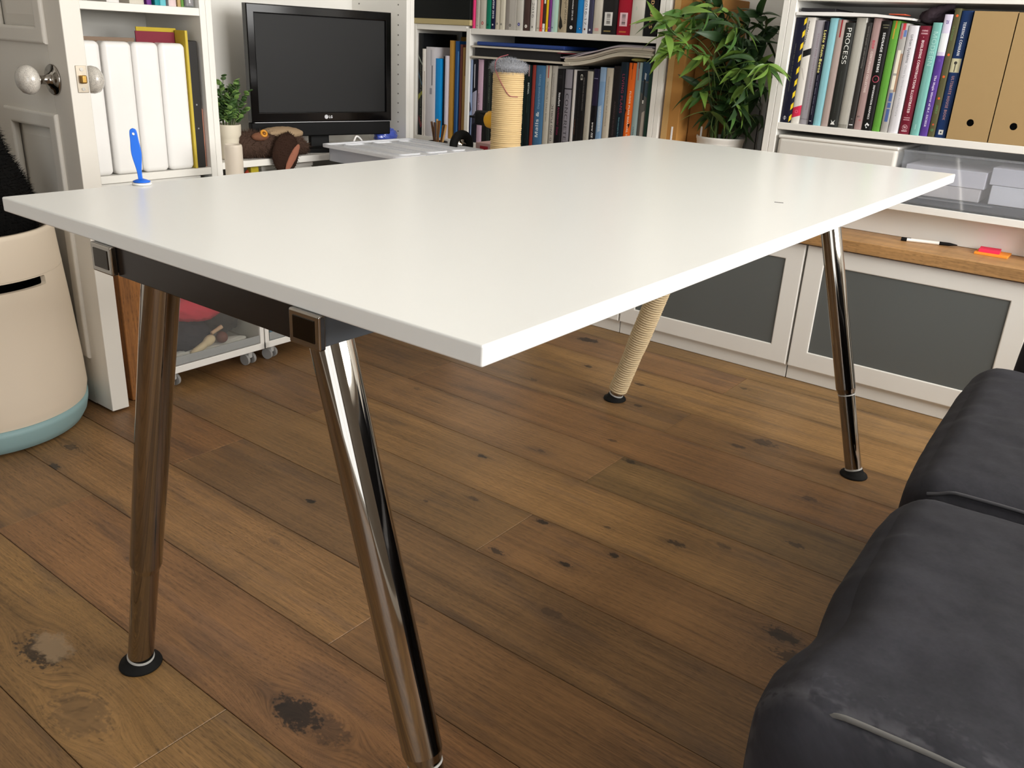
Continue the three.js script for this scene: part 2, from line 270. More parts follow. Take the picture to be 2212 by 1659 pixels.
bookcase('bookcase', 'white bookcase filled with two rows of books left of the bamboo plant', [2.17, 0, -1.0805], HW, 0.8445, CT + 0.0004, 2.2, [0.571, 0.982, 1.34, 1.68, 2.199], { right: 0.038, leftTop: 0.9815, back: M.backShaded, kick: 0.07 });
bookcase('bookcase', 'white bookcase on the wooden worktop holding the kraft magazine files at the right', [2.17, 0, 0.131], HW, 0.84, CT + 0.0004, 2.2, [0.571, 0.759, 1.117, 1.45, 1.8, 2.199], { left: 0.04, kick: 0.07 });
{ // worktop
  const g = rb(0.394, 0.033, 2.955, 0.002), uv = g.attributes.uv, p = g.attributes.position, nn = g.attributes.normal; for (let i = 0; i < uv.count; i++) uv.setXY(i, (Math.abs(nn.getX(i)) > 0.7 ? p.getY(i) + 0.07 : p.getX(i)) / 0.3, p.getZ(i) / 1.6);
  const o = obj('worktop', g, M.oak); o.position.set(2.058 + 0.197, CT - 0.0165, 0.1225); tag(o, 'long oiled oak worktop laid over the low white cabinets', 'worktop');
}
{ // low cabinets with frosted glass doors
  const zs = [[-1.355, -0.871, 'in the far corner behind the clear box'], [-0.869, -0.258, 'left of the rope-wrapped table leg'], [-0.256, 0.355, 'behind the rope-wrapped table leg'], [0.357, 0.972, 'behind the bare far chrome leg'], [0.974, 1.588, 'beside the dark sofa']];
  const pane = phys(0x8d9290, 0.35, { transmission: 0.55, thickness: 0, ior: 1.45 });
  for (const [a, b, where] of zs) {
    const t = thing('low_cabinet', `low white cabinet with frosted grey glass, ${where}`, 'cabinet', [2.075, 0, (a + b) / 2], HW), w = b - a;
    obj('carcass', merge([span(-w / 2 + 0.001, -w / 2 + 0.017, 0.05, 0.431, -0.375, -0.02), span(w / 2 - 0.017, w / 2 - 0.001, 0.05, 0.431, -0.375, -0.02), span(-w / 2 + 0.017, w / 2 - 0.017, 0.05, 0.066, -0.375, -0.02), span(-w / 2 + 0.017, w / 2 - 0.017, 0.416, 0.431, -0.375, -0.02), span(-w / 2 + 0.017, w / 2 - 0.017, 0.066, 0.416, -0.375, -0.37)]), std(0x76736d, 0.7), t);
    obj('plinth', rspan(-w / 2 + 0.001, w / 2 - 0.001, 0.001, 0.05, -0.033, -0.015, 0.001), M.whiteMatte, t);
    const s = shapeXY([[-w / 2 + 0.002, 0.046], [w / 2 - 0.002, 0.046], [w / 2 - 0.002, 0.427], [-w / 2 + 0.002, 0.427]]), e = 0.058;
    s.holes.push(new THREE.Path([[-w / 2 + e, 0.102], [-w / 2 + e, 0.375], [w / 2 - e, 0.375], [w / 2 - e, 0.102]].map(q => new THREE.Vector2(...q))));
    const dg = new THREE.ExtrudeGeometry(s, { depth: 0.012, bevelEnabled: true, bevelThickness: 0.003, bevelSize: 0.003, bevelOffset: -0.003, bevelSegments: 2 }).translate(0, 0, -0.016);
    const d = obj('door', dg, M.white, t);
    obj('glass_pane', span(-w / 2 + e - 0.004, w / 2 - e + 0.004, 0.098, 0.379, -0.009, -0.005), pane, d);
  }
}

// ---------------------------------------------------------------- the desk
{
  const t = thing('desk', 'large white rectangular desk on slanted chrome legs, one wrapped in rope', 'desk');
  const top = obj('tabletop', rb(1.6, 0.0185, 0.8, 0.0022, 0.8, 0.73 - 0.00925, 0.4, 3), M.laminate, t);
  obj('scuff', rb(0.003, 0.0006, 0.014, 0.0003).rotateY(0.25).translate(0.877, 0.7301, 0.69), M.black, top);
  const yT = 0.7115, yB = 0.6805, zc = 0.415;
  const zr = [[0.221, 0.262], [0.572, 0.614]];
  for (const [a, b] of zr) {
    obj('rail', rspan(0.003, 1.597, yB, yT - 0.0005, a + 0.001, b - 0.001, 0.001), M.grayBracket, t);
    for (const x of [0, 1.6]) {
      const c = obj('rail_cap', rb(0.008, 0.034, 0.043, 0.0022, x, (yT + yB) / 2 - 0.0015, (a + b) / 2, 3), M.chrome, t);
      obj('cap_face', rb(0.0012, 0.022, 0.03, 0.0005, x + (x ? 0.0042 : -0.0042), (yT + yB) / 2 - 0.001, (a + b) / 2), M.chromeSoft.clone(), c).material.color.set(0x3b362f);  // dark reflection of the room put into the face colour
    }
  }
  for (const x of [0.022, 1.578]) obj('crossbar', rspan(x - 0.018, x + 0.018, 0.677, yT - 0.0008, zr[0][1] - 0.001, zr[1][0] + 0.001, 0.001), M.steelDark, t);
  const legs = [[0.057, 0.264, 0.084, 'near'], [0.057, 0.553, 0.754, 'near'], [1.545, 0.262, 0.056, 'rope'], [1.545, 0.547, 0.742, 'far']];
  for (const [x, zt, zb, kind] of legs) {
    const A = V(x, 0.004, zb), B = V(x, 0.683, zt), d = B.clone().sub(A).normalize(), at = y => A.clone().addScaledVector(d, (y - A.y) / d.y);
    const leg = obj('leg', merge([between(at(0.215), at(0.684), 0.0226, 0.0226, 56), between(at(0.205), at(0.2151), 0.0203, 0.0226, 56)]), M.chrome, t);
    if (kind === 'rope') leg.userData.label = 'desk leg wrapped in sisal rope';
    obj('lower_tube', between(at(0.02), at(0.21), 0.0192, 0.0192, 48), M.chrome, leg);
    if (zb !== 0.084) obj('collar', between(at(0.199), at(0.2015), 0.0199, 0.0199, 40), M.ring, leg);
    obj('ring', between(at(0.017), at(0.0205), 0.0205, 0.0198, 40), M.ring, leg);
    const f = at(0.006); obj('foot', lathe([[0, 0], [0.0315, 0], [0.0325, 0.002], [0.031, 0.006], [0.023, 0.0095], [0.0195, 0.018], [0, 0.019]]).translate(f.x, 0, f.z), M.rubber, leg);
    if (kind === 'rope') { // coils of rope
      const p = [], turns = 96, e1 = V(1, 0, 0), e2 = d.clone().cross(e1).normalize();
      for (let i = 0; i <= turns * 14; i++) { const k = i / 14, y = 0.03 + 0.635 * k / turns, a = k * Math.PI * 2, r = (y > 0.2 ? 0.0255 : 0.0232 + 0.0023 * sstep(0.14, 0.2, y)) + 0.0008 * noise(k * 0.37, 0.2), c = at(y); p.push(c.addScaledVector(e1, Math.cos(a) * r).addScaledVector(e2, Math.sin(a) * r)); }
      class Path extends THREE.Curve { getPoint(u, o = new THREE.Vector3()) { const s = u * (p.length - 1), i = Math.min(p.length - 2, s | 0); return o.copy(p[i]).lerp(p[i + 1], s - i); } }
      obj('rope', new THREE.TubeGeometry(new Path(), turns * 20, 0.0038, 6, false), M.rope, leg);
    }
  }
}

// ---------------------------------------------------------------- books: every spine is drawn on one shared sheet
const SHEET = document.createElement('canvas'); SHEET.width = SHEET.height = 2048;
const cx = SHEET.getContext('2d'); cx.fillStyle = '#888'; cx.fillRect(0, 0, 2048, 2048);
const sheetTex = new THREE.CanvasTexture(SHEET); sheetTex.colorSpace = THREE.SRGBColorSpace; sheetTex.anisotropy = 8;
const coverMat = phys(0xffffff, 0.5, { map: sheetTex, specularIntensity: 0.45 });
const pageMat = std(0xe4ddcd, 0.9);
let penX = 2, penRow = 0; const ROWH = 681, PXMM = 2;
const FONT = { b: 'bold sans-serif', s: 'sans-serif', r: 'serif', R: 'bold serif', m: 'monospace', i: 'italic bold serif' };
function sheet(w, h, base, ops) { // w, h in mm -> texture rectangle
  const W = Math.max(4, Math.round(w * PXMM)), H = Math.min(ROWH - 8, Math.round(h * PXMM));
  if (penX + W + 8 > 2046) { penX = 2; penRow++; }
  const X = penX + 4, Y = penRow * ROWH + 4; penX += W + 8;
  cx.save(); cx.fillStyle = base; cx.fillRect(X - 4, Y - 4, W + 8, H + 8); cx.beginPath(); cx.rect(X, Y, W, H); cx.clip();
  for (const o of ops) {
    if (o[0] === 'r') { cx.fillStyle = o[5]; cx.fillRect(X + o[1] * W, Y + o[2] * H, (o[3] - o[1]) * W, (o[4] - o[2]) * H); }
    else if (o[0] === 'c') { cx.beginPath(); cx.arc(X + o[1] * W, Y + o[2] * H, o[3] * PXMM, 0, 7); if (o[5]) { cx.lineWidth = o[5] * PXMM; cx.strokeStyle = o[4]; cx.stroke(); } else { cx.fillStyle = o[4]; cx.fill(); } }
    else if (o[0] === 'p') { cx.fillStyle = o[2]; cx.beginPath(); o[1].forEach((q, i) => i ? cx.lineTo(X + q[0] * W, Y + q[1] * H) : cx.moveTo(X + q[0] * W, Y + q[1] * H)); cx.fill(); }
    else { // 't', text, from (0..1 down), size mm, colour, font, across (0..1), direction (1 down, -1 up, 0 level), stretch to (0..1)
      const [, s, from, size, color, font = 's', across = 0.5, dir = 1, to] = o; cx.save(); cx.fillStyle = color; const [a, b] = FONT[font].includes(' ') ? [FONT[font].slice(0, FONT[font].lastIndexOf(' ')), FONT[font].slice(FONT[font].lastIndexOf(' ') + 1)] : ['', FONT[font]];
      cx.font = `${a} ${size * PXMM}px ${b}`; cx.textBaseline = 'middle'; cx.translate(X + across * W, Y + from * H); if (dir) cx.rotate(dir * Math.PI / 2); else cx.textAlign = 'center';
      if (to) { const m = cx.measureText(s).width; cx.scale(Math.abs(to - from) * H / Math.max(1, m), 1); } cx.fillText(s, 0, 0); cx.restore();
    }
  }
  cx.restore();
  return { u0: X / 2048, u1: (X + W) / 2048, v0: 1 - (Y + H) / 2048, v1: 1 - Y / 2048, bu: (X - 2) / 2048, bv: 1 - (Y - 2) / 2048 };
}
function uvFlat(g, r) { const a = g.attributes.uv; for (let i = 0; i < a.count; i++) a.setXY(i, r.bu, r.bv); return g; }
// one book in its own frame: spine towards +z, width along x, standing on y = 0
function bookGroup(name, label, w, h, depth, base, ops, group, category = 'book') {
  const r = sheet(w * 1000, h * 1000, base, ops), t = thing(name, label, category, [0, 0, 0], 0, group), b = Math.min(0.0018, w * 0.14);
  const N = 6, pos = [], uv = [], bulge = Math.min(0.0035, w * 0.12); // slightly rounded spine
  for (let i = 0; i < N; i++) { const A = i / N, B = (i + 1) / N, f = q => [(q - 0.5) * w, -bulge * Math.pow(Math.abs(q - 0.5) * 2, 3)], [xa, za] = f(A), [xb, zb] = f(B), ua = r.u0 + A * (r.u1 - r.u0), ub = r.u0 + B * (r.u1 - r.u0);
    pos.push(xa, 0, za, xb, 0, zb, xb, h, zb, xa, 0, za, xb, h, zb, xa, h, za); uv.push(ua, r.v0, ub, r.v0, ub, r.v1, ua, r.v0, ub, r.v1, ua, r.v1); }
  const sp = new THREE.BufferGeometry(); sp.setAttribute('position', new THREE.Float32BufferAttribute(pos, 3)); sp.setAttribute('uv', new THREE.Float32BufferAttribute(uv, 2)); sp.computeVertexNormals();
  const boards = [uvFlat(span(-w / 2, -w / 2 + b, 0, h, -depth, -bulge), r), uvFlat(span(w / 2 - b, w / 2, 0, h, -depth, -bulge), r), uvFlat(span(-w / 2 + b, w / 2 - b, 0.0005, h - 0.0005, -bulge - 0.002, -bulge - 0.0005), r)];
  obj('cover', merge([sp, ...boards]), coverMat, t);
  obj('pages', span(-w / 2 + b, w / 2 - b, 0.0025, h - 0.003, -depth + 0.003, -bulge - 0.002), pageMat, t);
  return t;
}
const SH_R = 'books on the middle shelf of the right bookcase', SH_T = 'upper row of books left of the bamboo plant', SH_L = 'lower row of books left of the bamboo plant';
let jit = rng(31);
function shelfBook(name, z0, z1, y0, y1, base, label, ops, group, x = 2.176, depth = 0.2) {
  const t = bookGroup(name, label, Math.max(0.004, z1 - z0 - 0.0007), y1 - y0 - 0.0006, depth, base, ops, group); t.position.set(x + jit() * 0.006, y0 + 0.0003, (z0 + z1) / 2); t.rotation.y = HW; return t;
}
// right bookcase, shelf top at 0.759
const RB = (z0, z1, top, base, label, ops) => shelfBook('book', z0, z1, 0.759, top, base, label, ops, SH_R);
const stripes = []; for (let i = 0; i < 9; i++) { const v = -0.01 + i * 0.115; stripes.push(['p', [[1, v], [0.8, v + 0.03], [0.8, v + 0.085], [1, v + 0.055]], '#e2c21f']); }
RB(0.172, 0.205, 1.053, '#14162b', 'navy book with yellow hazard dashes, leftmost on the right bookcase shelf', [...stripes, ['t', 'where the art and architecture', 0.24, 5, '#6f6f55', 'r', 0.36, 1, 0.7], ['t', 'dossier', 0.75, 4, '#55553f', 'r', 0.36], ['c', 0.4, 0.955, 4.2, '#e8e8e8', 0.9], ['r', 0.37, 0.935, 0.43, 0.975, '#e8e8e8']]);
RB(0.205, 0.231, 1.054, '#e7e2da', 'white book with a slanted black word and a pink-red band near its foot', [['t', 'modernism', 0.03, 8, '#15151a', 'b', 0.3, 1.05, 0.25], ['p', [[0.1, 0.31], [1, 0.28], [1, 0.34], [0.16, 0.37]], '#161616'], ['p', [[0.3, 0.47], [0.36, 0.47], [0.75, 0.58], [0.7, 0.58]], '#b0a8a0'], ['p', [[0, 0.85], [1, 0.82], [1, 0.92], [0, 0.95]], '#dc2f52'], ['c', 0.5, 0.885, 4, '#f0a0b0', 0.8]]);
RB(0.231, 0.259, 1.047, '#a9a4ab', 'lilac-grey book with faint mauve lettering beside the thin navy one', [['t', 'STUDIO FOR CONTEMPORARY INTERIORS', 0.12, 6, '#8f7480', 's', 0.55, 1, 0.86], ['t', 'birkhauser', 0.95, 5, '#555', 's', 0.5, 0]]);
RB(0.259, 0.272, 1.045, '#100f22', 'thin navy book lettered Lotte Stam-Beese in pale yellow', [['t', 'Lotte Stam-Beese', 0.08, 10.5, '#efe58c', 'b', 0.5, 1, 0.49], ['t', 'Dessau - Brno - Moscow - Rotterdam - Amsterdam', 0.51, 3.4, '#b9b9c9', 's', 0.5, 1, 0.9], ['t', 'I', 0.955, 8, '#f4f4f4', 'R', 0.5, 1]]);
RB(0.273, 0.297, 1.054, '#8fc6d0', 'light turquoise cloth book without lettering', [['r', 0, 0, 0.06, 1, '#7db4be']]);
RB(0.297, 0.319, 1.05, '#b4a29b', 'pinkish grey book with a dark red bar at the top of its spine', [['r', 0.42, 0, 0.62, 0.16, '#9c2f35']]);
RB(0.319, 0.346, 1.043, '#2a2b28', 'black book lettered PROCESS in thin white capitals', [['t', 'PROCESS', 0.04, 17, '#ecece6', 's', 0.5, 1, 0.39], ['t', 'fifty product designs from concept to manufacture', 0.45, 4, '#4f5a55', 's', 0.5, 1, 0.86], ['p', [[0.25, 0.925], [0.5, 0.95], [0.75, 0.925], [0.62, 0.952], [0.75, 0.975], [0.25, 0.975], [0.38, 0.952]], '#f2f2ee']]);
RB(0.346, 0.376, 1.057, '#b3b0a6', 'plain stone-grey book with a smudged foot between two black ones', [['r', 0.92, 0, 1, 1, '#f2f1ea'], ['r', 0, 0.965, 0.9, 1, '#8d8a80']]);
RB(0.376, 0.392, 1.045, '#33312f', 'narrow charcoal book with small pale script beside the stone-grey one', [['t', 'spaces for people - an atlas of building', 0.03, 5, '#85817c', 'i', 0.5, 1, 0.42], ['t', 'r', 0.9, 6, '#ddd', 'r', 0.5, 1], ['r', 0.15, 0.955, 0.85, 0.965, '#ddd']]);
RB(0.394, 0.416, 1.057, '#ab8f8c', 'dusty pink book lettered CONTINUOUS COLLECTIVE in white', [['t', 'BDP', 0.19, 10, '#cc4457', 'b', 0.5, 1, 0.27], ['t', 'CONTINUOUS COLLECTIVE', 0.29, 8, '#e2d2cc', 'b', 0.5, 1, 0.66], ['t', '61', 0.88, 6, '#222', 'b', 0.35, 0], ['t', '11', 0.915, 6, '#c43b4d', 'b', 0.62, 0]]);
RB(0.416, 0.444, 1.05, '#12100f', 'black book lettered SIGNAGE SYSTEMS with a pink ring on its spine', [['t', 'ANDREAS', 0.035, 4, '#ccc9a0', 's', 0.5, 0], ['t', 'UEBELE', 0.058, 4, '#ccc9a0', 's', 0.5, 0], ['t', 'SIGNAGE SYSTEMS', 0.1, 9, '#f3f3f3', 'b', 0.5, 1, 0.46], ['c', 0.5, 0.52, 8.5, '#d85a72', 1.6], ['t', '+', 0.522, 6, '#9b9b9b', 's', 0.5, 0], ['t', 'INFORMATION GRAPHICS', 0.575, 7, '#f3f3f3', 'b', 0.5, 1, 0.895], ['p', [[0.3, 0.95], [0.5, 0.925], [0.75, 0.945], [0.68, 0.96], [0.5, 0.945], [0.4, 0.962], [0.6, 0.968], [0.5, 0.982]], '#f0f0f0']]);
RB(0.445, 0.467, 1.052, '#62a03c', 'bright green book with an orange strip at the top of its spine', [['r', 0.42, 0, 0.6, 0.07, '#d9782d'], ['r', 0.34, 0.07, 0.5, 0.16, '#c9a23c'], ['c', 0.5, 0.28, 1.2, '#4f9030'], ['c', 0.45, 0.43, 1.2, '#4f9030'], ['c', 0.5, 0.6, 1.2, '#4f9030'], ['c', 0.5, 0.95, 1.4, '#4f9030']]);
RB(0.469, 0.489, 1.046, '#aca9a4', 'grey book with cream, brown and blue blocks down its spine', [['r', 0.3, 0, 0.7, 0.06, '#d2434c'], ['r', 0.6, 0.06, 0.95, 0.12, '#5f74a8'], ['r', 0.2, 0.06, 0.5, 0.14, '#c9777c'], ['r', 0.25, 0.24, 0.7, 0.45, '#efe9d6'], ['r', 0.7, 0.27, 1, 0.62, '#9a7a62'], ['r', 0.25, 0.47, 0.72, 0.6, '#efe9d6'], ['r', 0.3, 0.63, 0.75, 0.71, '#5168a0'], ['r', 0.3, 0.72, 0.75, 0.77, '#5168a0'], ['r', 0.3, 0.78, 0.75, 0.9, '#5168a0']]);
RB(0.49, 0.517, 1.041, '#dad8dc', 'white book lettered Urban Systems in black, left of the maroon one', [['t', 'Urban Systems', 0.08, 9, '#222226', 's', 0.5, 1, 0.34], ['t', 'Cities by Generative Architecture', 0.36, 7.5, '#a2a0a4', 's', 0.5, 1, 0.84]]);
RB(0.519, 0.548, 1.041, '#781c31', 'maroon book lettered BUILDING CONSTRUCTION ILLUSTRATED in white', [['t', 'CHING', 0.045, 5, '#e6c9cd', 'b', 0.5, 0], ['t', 'ADAMS', 0.07, 5, '#e6c9cd', 'b', 0.5, 0], ['c', 0.5, 0.1, 1, '#d9b3ba'], ['t', 'BUILDING CONSTRUCTION ILLUSTRATED', 0.125, 8.5, '#f4eaea', 'b', 0.5, 1, 0.8], ['c', 0.5, 0.82, 1, '#d9b3ba'], ['t', 'FOURTH', 0.845, 4, '#e6c9cd', 'b', 0.5, 0], ['t', 'EDITION', 0.865, 4, '#e6c9cd', 'b', 0.5, 0], ['c', 0.5, 0.935, 6.5, '#e9d6d9', 1], ['t', 'W', 0.935, 8, '#e9d6d9', 'R', 0.5, 0], ['t', 'WILEY', 0.972, 5, '#f3e7e8', 'b', 0.5, 0]]);
RB(0.551, 0.574, 1.05, '#79b4ac', 'sea-green book lettered MODERN in faint thin capitals', [['t', 'MODERN', 0.07, 15, '#a9d2cb', 's', 0.5, 1, 0.38], ['t', 'masterworks of the twentieth century', 0.4, 4, '#8fc2ba', 's', 0.5, 1, 0.75], ['t', 'thames', 0.9, 4, '#d7ebe6', 's', 0.5, 1]]);
RB(0.575, 0.596, 1.071, '#5a3c92', 'purple book with a white upper spine, lettered with a magic mirror title', [['r', 0, 0, 1, 0.33, '#dcd5ea'], ['r', 0, 0.15, 1, 0.3, '#eef0f4'], ['t', '25', 0.045, 9, '#4a3480', 'b', 0.5, 1], ['t', 'IT', 0.36, 6, '#8f78bf', 's', 0.5, 1], ['t', 'The Magic Mirror of M.C. ESCHER', 0.49, 7.5, '#eae4f4', 'R', 0.5, 1, 0.92]]);
RB(0.597, 0.614, 1.086, '#5d5a3c', 'tall olive book with orange dots beside the navy house book', [['c', 0.5, 0.055, 3.4, '#e8662f'], ['c', 0.5, 0.35, 3.4, '#e8662f'], ['c', 0.5, 0.52, 3.4, '#e8662f'], ['c', 0.5, 0.69, 3.2, '#e8662f'], ['c', 0.5, 0.9, 2.6, '#d8603f'], ['t', 'A la Carte', 0.13, 7, '#5e8d55', 'i', 0.4, 1, 0.24], ['t', '2012', 0.74, 7, '#5e9a62', 'i', 0.5, 1, 0.81], ['c', 0.5, 0.945, 2.6, '#53b878', 1]]);
RB(0.615, 0.642, 1.081, '#1b3768', 'navy book lettered TERENCE CONRAN above a cream square with a spoon', [['t', 'TERENCE CONRAN', 0.085, 10, '#e9e9ea', 'b', 0.5, 1, 0.345], ['r', 0, 0.365, 0.92, 0.475, '#ded9b4'], ['c', 0.45, 0.4, 4, '#45423c'], ['r', 0.42, 0.4, 0.5, 0.47, '#45423c'], ['t', 'ULTIMATE HOUSE BOOK', 0.5, 9.5, '#b98a86', 'b', 0.5, 1, 0.855], ['r', 0.3, 0.935, 0.75, 0.975, '#e8e8e0'], ['c', 0.52, 0.955, 2, '#223']]);
// kraft magazine files with a finger hole
{
  let k = 0;
  for (const [z0, z1, top, label, g] of [[0.6475, 0.749, 1.08, 'kraft cardboard magazine file standing next to the navy book'], [0.752, 0.853, 1.079, 'rightmost kraft cardboard magazine file with a round finger hole']]) {
    const t = thing('magazine_file', label, 'magazine file', [2.172, 0.7594, (z0 + z1) / 2], HW), w = z1 - z0, h = top - 0.7594;
    const s = shapeXY([[-w / 2, 0], [w / 2, 0], [w / 2, h], [-w / 2, h]]); const hole = new THREE.Path(); hole.absarc(0, 0.046, 0.0092, 0, 7, true); s.holes.push(hole);
    obj('front', new THREE.ExtrudeGeometry(s, { depth: 0.0022, bevelEnabled: false, curveSegments: 24 }).translate(0, 0, -0.0022), M.kraftPale, t);
    const side = shapeXY([[0, 0], [-0.25, 0], [-0.25, 0.15], [-0.1, h], [0, h]]); const sg = x => new THREE.ExtrudeGeometry(side, { depth: 0.002, bevelEnabled: false }).rotateY(-Math.PI / 2).scale(-1, 1, -1).translate(x, 0, -0.0023);
    const box0 = (x) => { const g2 = new THREE.ExtrudeGeometry(shapeXY([[0.0023, 0], [0.25, 0], [0.25, 0.15], [0.1, h], [0.0023, h]]), { depth: 0.002, bevelEnabled: false }); g2.rotateY(Math.PI / 2); return g2.translate(x, 0, 0); };
    obj('side', merge([box0(-w / 2), box0(w / 2 - 0.002), span(-w / 2 + 0.002, w / 2 - 0.002, 0, 0.002, -0.25, -0.0023)]), M.kraftPale, t);
    obj('papers', span(-w / 2 + 0.006, w / 2 - 0.006, 0.002, 0.12, -0.24, -0.02), M.black, t);
  }
}
// middle bookcase, upper row on the shelf at 0.982 (tops lie above the picture)
const TB = (z0, z1, top, base, label, ops) => shelfBook('book', z0, z1, 0.982, top, base, label, ops, SH_T);
const F = (v, r = 3.4, col = '#3a3a36', u = 0.5) => [['c', u, v, r, col], ['c', u, v, r * 0.45, '#cfcabb']];
TB(-1.0605, -1.05, 1.235, '#e8437f', 'thin bright pink book at the left end of the upper row', [['r', 0.2, 0.955, 0.6, 0.975, '#a42a5a']]);
TB(-1.049, -1.03, 1.24, '#bdb8ad', 'light grey book with faint grey lettering next to the pink one', [['t', 'architects review', 0.6, 6, '#98938a', 's', 0.5, 1, 0.86], ['r', 0.3, 0.955, 0.7, 0.965, '#8d887e']]);
TB(-1.03, -0.998, 1.24, '#c6c1b4', 'pale grey book with a red round emblem low on its spine', [['c', 0.5, 0.925, 5.5, '#b04444'], ['c', 0.5, 0.925, 3, '#e4c2b8']]);
TB(-0.998, -0.975, 1.24, '#0b7a5e', 'emerald green book in the upper row', [['c', 0.4, 0.945, 4, '#075540']]);
TB(-0.974, -0.956, 1.24, '#11163a', 'dark navy book lettered REVIEW 2010 in white', [['t', 'REVIEW 2010', 0.55, 11, '#e8e8ee', 'b', 0.5, 1, 0.86], ...F(0.94, 3.2, '#e4e4ea')]);
TB(-0.955, -0.935, 1.24, '#cfc6b2', 'cream book with one small black emblem right of the navy REVIEW book', [...F(0.925)]);
TB(-0.934, -0.909, 1.24, '#d2cbb9', 'second cream book with a small black emblem, left of the broad grey one', [...F(0.93, 3.4, '#3a3a36', 0.35)]);
TB(-0.908, -0.859, 1.25, '#b5b0a8', 'broad grey book with a white right edge and dark emblem', [['r', 0, 0, 0.4, 1, '#9a938c'], ['r', 0.93, 0, 1, 1, '#f1eee6'], ...F(0.94, 4.6)]);
TB(-0.857, -0.825, 1.25, '#c3bfb6', 'grey-white book with a deep blue round emblem', [['c', 0.5, 0.925, 5.4, '#27277c'], ['c', 0.5, 0.925, 2.6, '#b9b9e0']]);
TB(-0.823, -0.796, 1.25, '#46332e', 'dark brown book with a white round emblem', [['r', 0.2, 0, 0.9, 0.6, '#3b2a26'], ['c', 0.5, 0.945, 5.6, '#ece7df'], ['t', 'A', 0.945, 6, '#333', 'b', 0.5, 0]]);
TB(-0.793, -0.77, 1.25, '#d3d0c9', 'white book lettered 2016 in thin grey capitals', [['t', '2016', 0.65, 12, '#555', 's', 0.5, 1, 0.84], ...F(0.95, 3.2)]);
TB(-0.767, -0.751, 1.24, '#d7d1c2', 'thin cream book left of the coral red one', [['r', 0.2, 0.955, 0.8, 0.965, '#8e887c']]);
TB(-0.751, -0.74, 1.24, '#e3523f', 'thin coral red book in the upper row', [['r', 0.2, 0.95, 0.8, 0.97, '#b03328']]);
TB(-0.739, -0.728, 1.24, '#3d2823', 'thin dark book with a white foot beside the yellow one', [['r', 0, 0.9, 1, 1, '#ece9e2'], ['c', 0.5, 0.965, 1.8, '#733'], ['r', 0.4, 0, 1, 0.65, '#d8d2c4']]);
TB(-0.727, -0.717, 1.24, '#e8bf1a', 'thin yellow book in the upper row', [['c', 0.5, 0.965, 1.8, '#6b560a']]);
TB(-0.716, -0.706, 1.24, '#71317a', 'thin purple book in the upper row', [['c', 0.5, 0.95, 2, '#d9a8d9']]);
TB(-0.706, -0.677, 1.24, '#aed0bf', 'pale mint book with a bluish left half', [['r', 0, 0, 0.45, 1, '#b3c9cf'], ['c', 0.25, 0.945, 2.6, '#3e6a80']]);
TB(-0.676, -0.639, 1.25, '#a99a80', 'tan book with a black ink figure along its spine', [['p', [[0.1, 0.6], [0.35, 0.55], [0.3, 0.8], [0.5, 0.86], [0.6, 0.93], [0.35, 0.97], [0.12, 0.93], [0.2, 0.85]], '#23201b'], ['t', 'Inspirations', 0.55, 12, '#2a261f', 's', 0.85, 1, 0.9]]);
TB(-0.637, -0.599, 1.25, '#151313', 'black book with a white round emblem, left of the sky blue one', [['t', 'the review 2014-15', 0.55, 8, '#e9e9e9', 'b', 0.55, 1, 0.85], ['c', 0.5, 0.935, 6, '#eceae6'], ['t', 'A', 0.935, 6, '#222', 'b', 0.5, 0]]);
TB(-0.598, -0.571, 1.25, '#1680c8', 'sky blue book with a navy emblem in the upper row', [['c', 0.6, 0.945, 4.2, '#123a6e'], ['c', 0.6, 0.945, 2, '#dfe8f2']]);
TB(-0.57, -0.549, 1.25, '#d9dbe0', 'white book lettered 2016-17 beside the sky blue one', [['t', '2016-17', 0.6, 12, '#55565e', 's', 0.5, 1, 0.9], ['c', 0.5, 0.95, 3.3, '#43302d'], ['c', 0.5, 0.95, 1.6, '#c87b58']]);
TB(-0.548, -0.53, 1.25, '#3b3b52', 'slate blue book with a small white emblem', [['c', 0.5, 0.955, 3.3, '#e9e9ef'], ['c', 0.5, 0.955, 1, '#3b3b52']]);
TB(-0.529, -0.494, 1.25, '#cac3b6', 'cream book with a pink square seal at its foot', [['r', 0.25, 0.93, 0.72, 0.965, '#d29b97']]);
const bars = (c) => { const o = [['r', 0.18, 0.76, 0.74, 0.905, c]]; const q = rng(5); for (let v = 0.775; v < 0.89; v += 0.0022) if (q() > 0.42) o.push(['r', 0.34, v, 0.6, v + 0.0017, '#3b3634']); return o; };
TB(-0.493, -0.437, 1.27, '#1d1b1b', 'thick black book with a white barcode sticker', [...bars('#e4e2de'), ['r', 0.18, 0.956, 0.68, 0.972, '#8d7c4b']]);
TB(-0.436, -0.382, 1.27, '#a1142b', 'thick red book with a barcode sticker', [...bars('#edc9d0'), ['r', 0.2, 0.956, 0.7, 0.972, '#c9773f']]);
TB(-0.381, -0.334, 1.27, '#cfcabf', 'thick off-white book right of the red barcode book', [['t', 'ville', 0.69, 7, '#9fb8a8', 's', 0.4, 1], ['t', 'architecture', 0.83, 5, '#ddb3a4', 's', 0.45, 1]]);
TB(-0.333, -0.284, 1.27, '#0d0c10', 'thick black book with gold capital letters, partly behind the bamboo leaves', [['t', 'DREAMS', 0.62, 16, '#cfa873', 'b', 0.55, 1, 0.92]]);
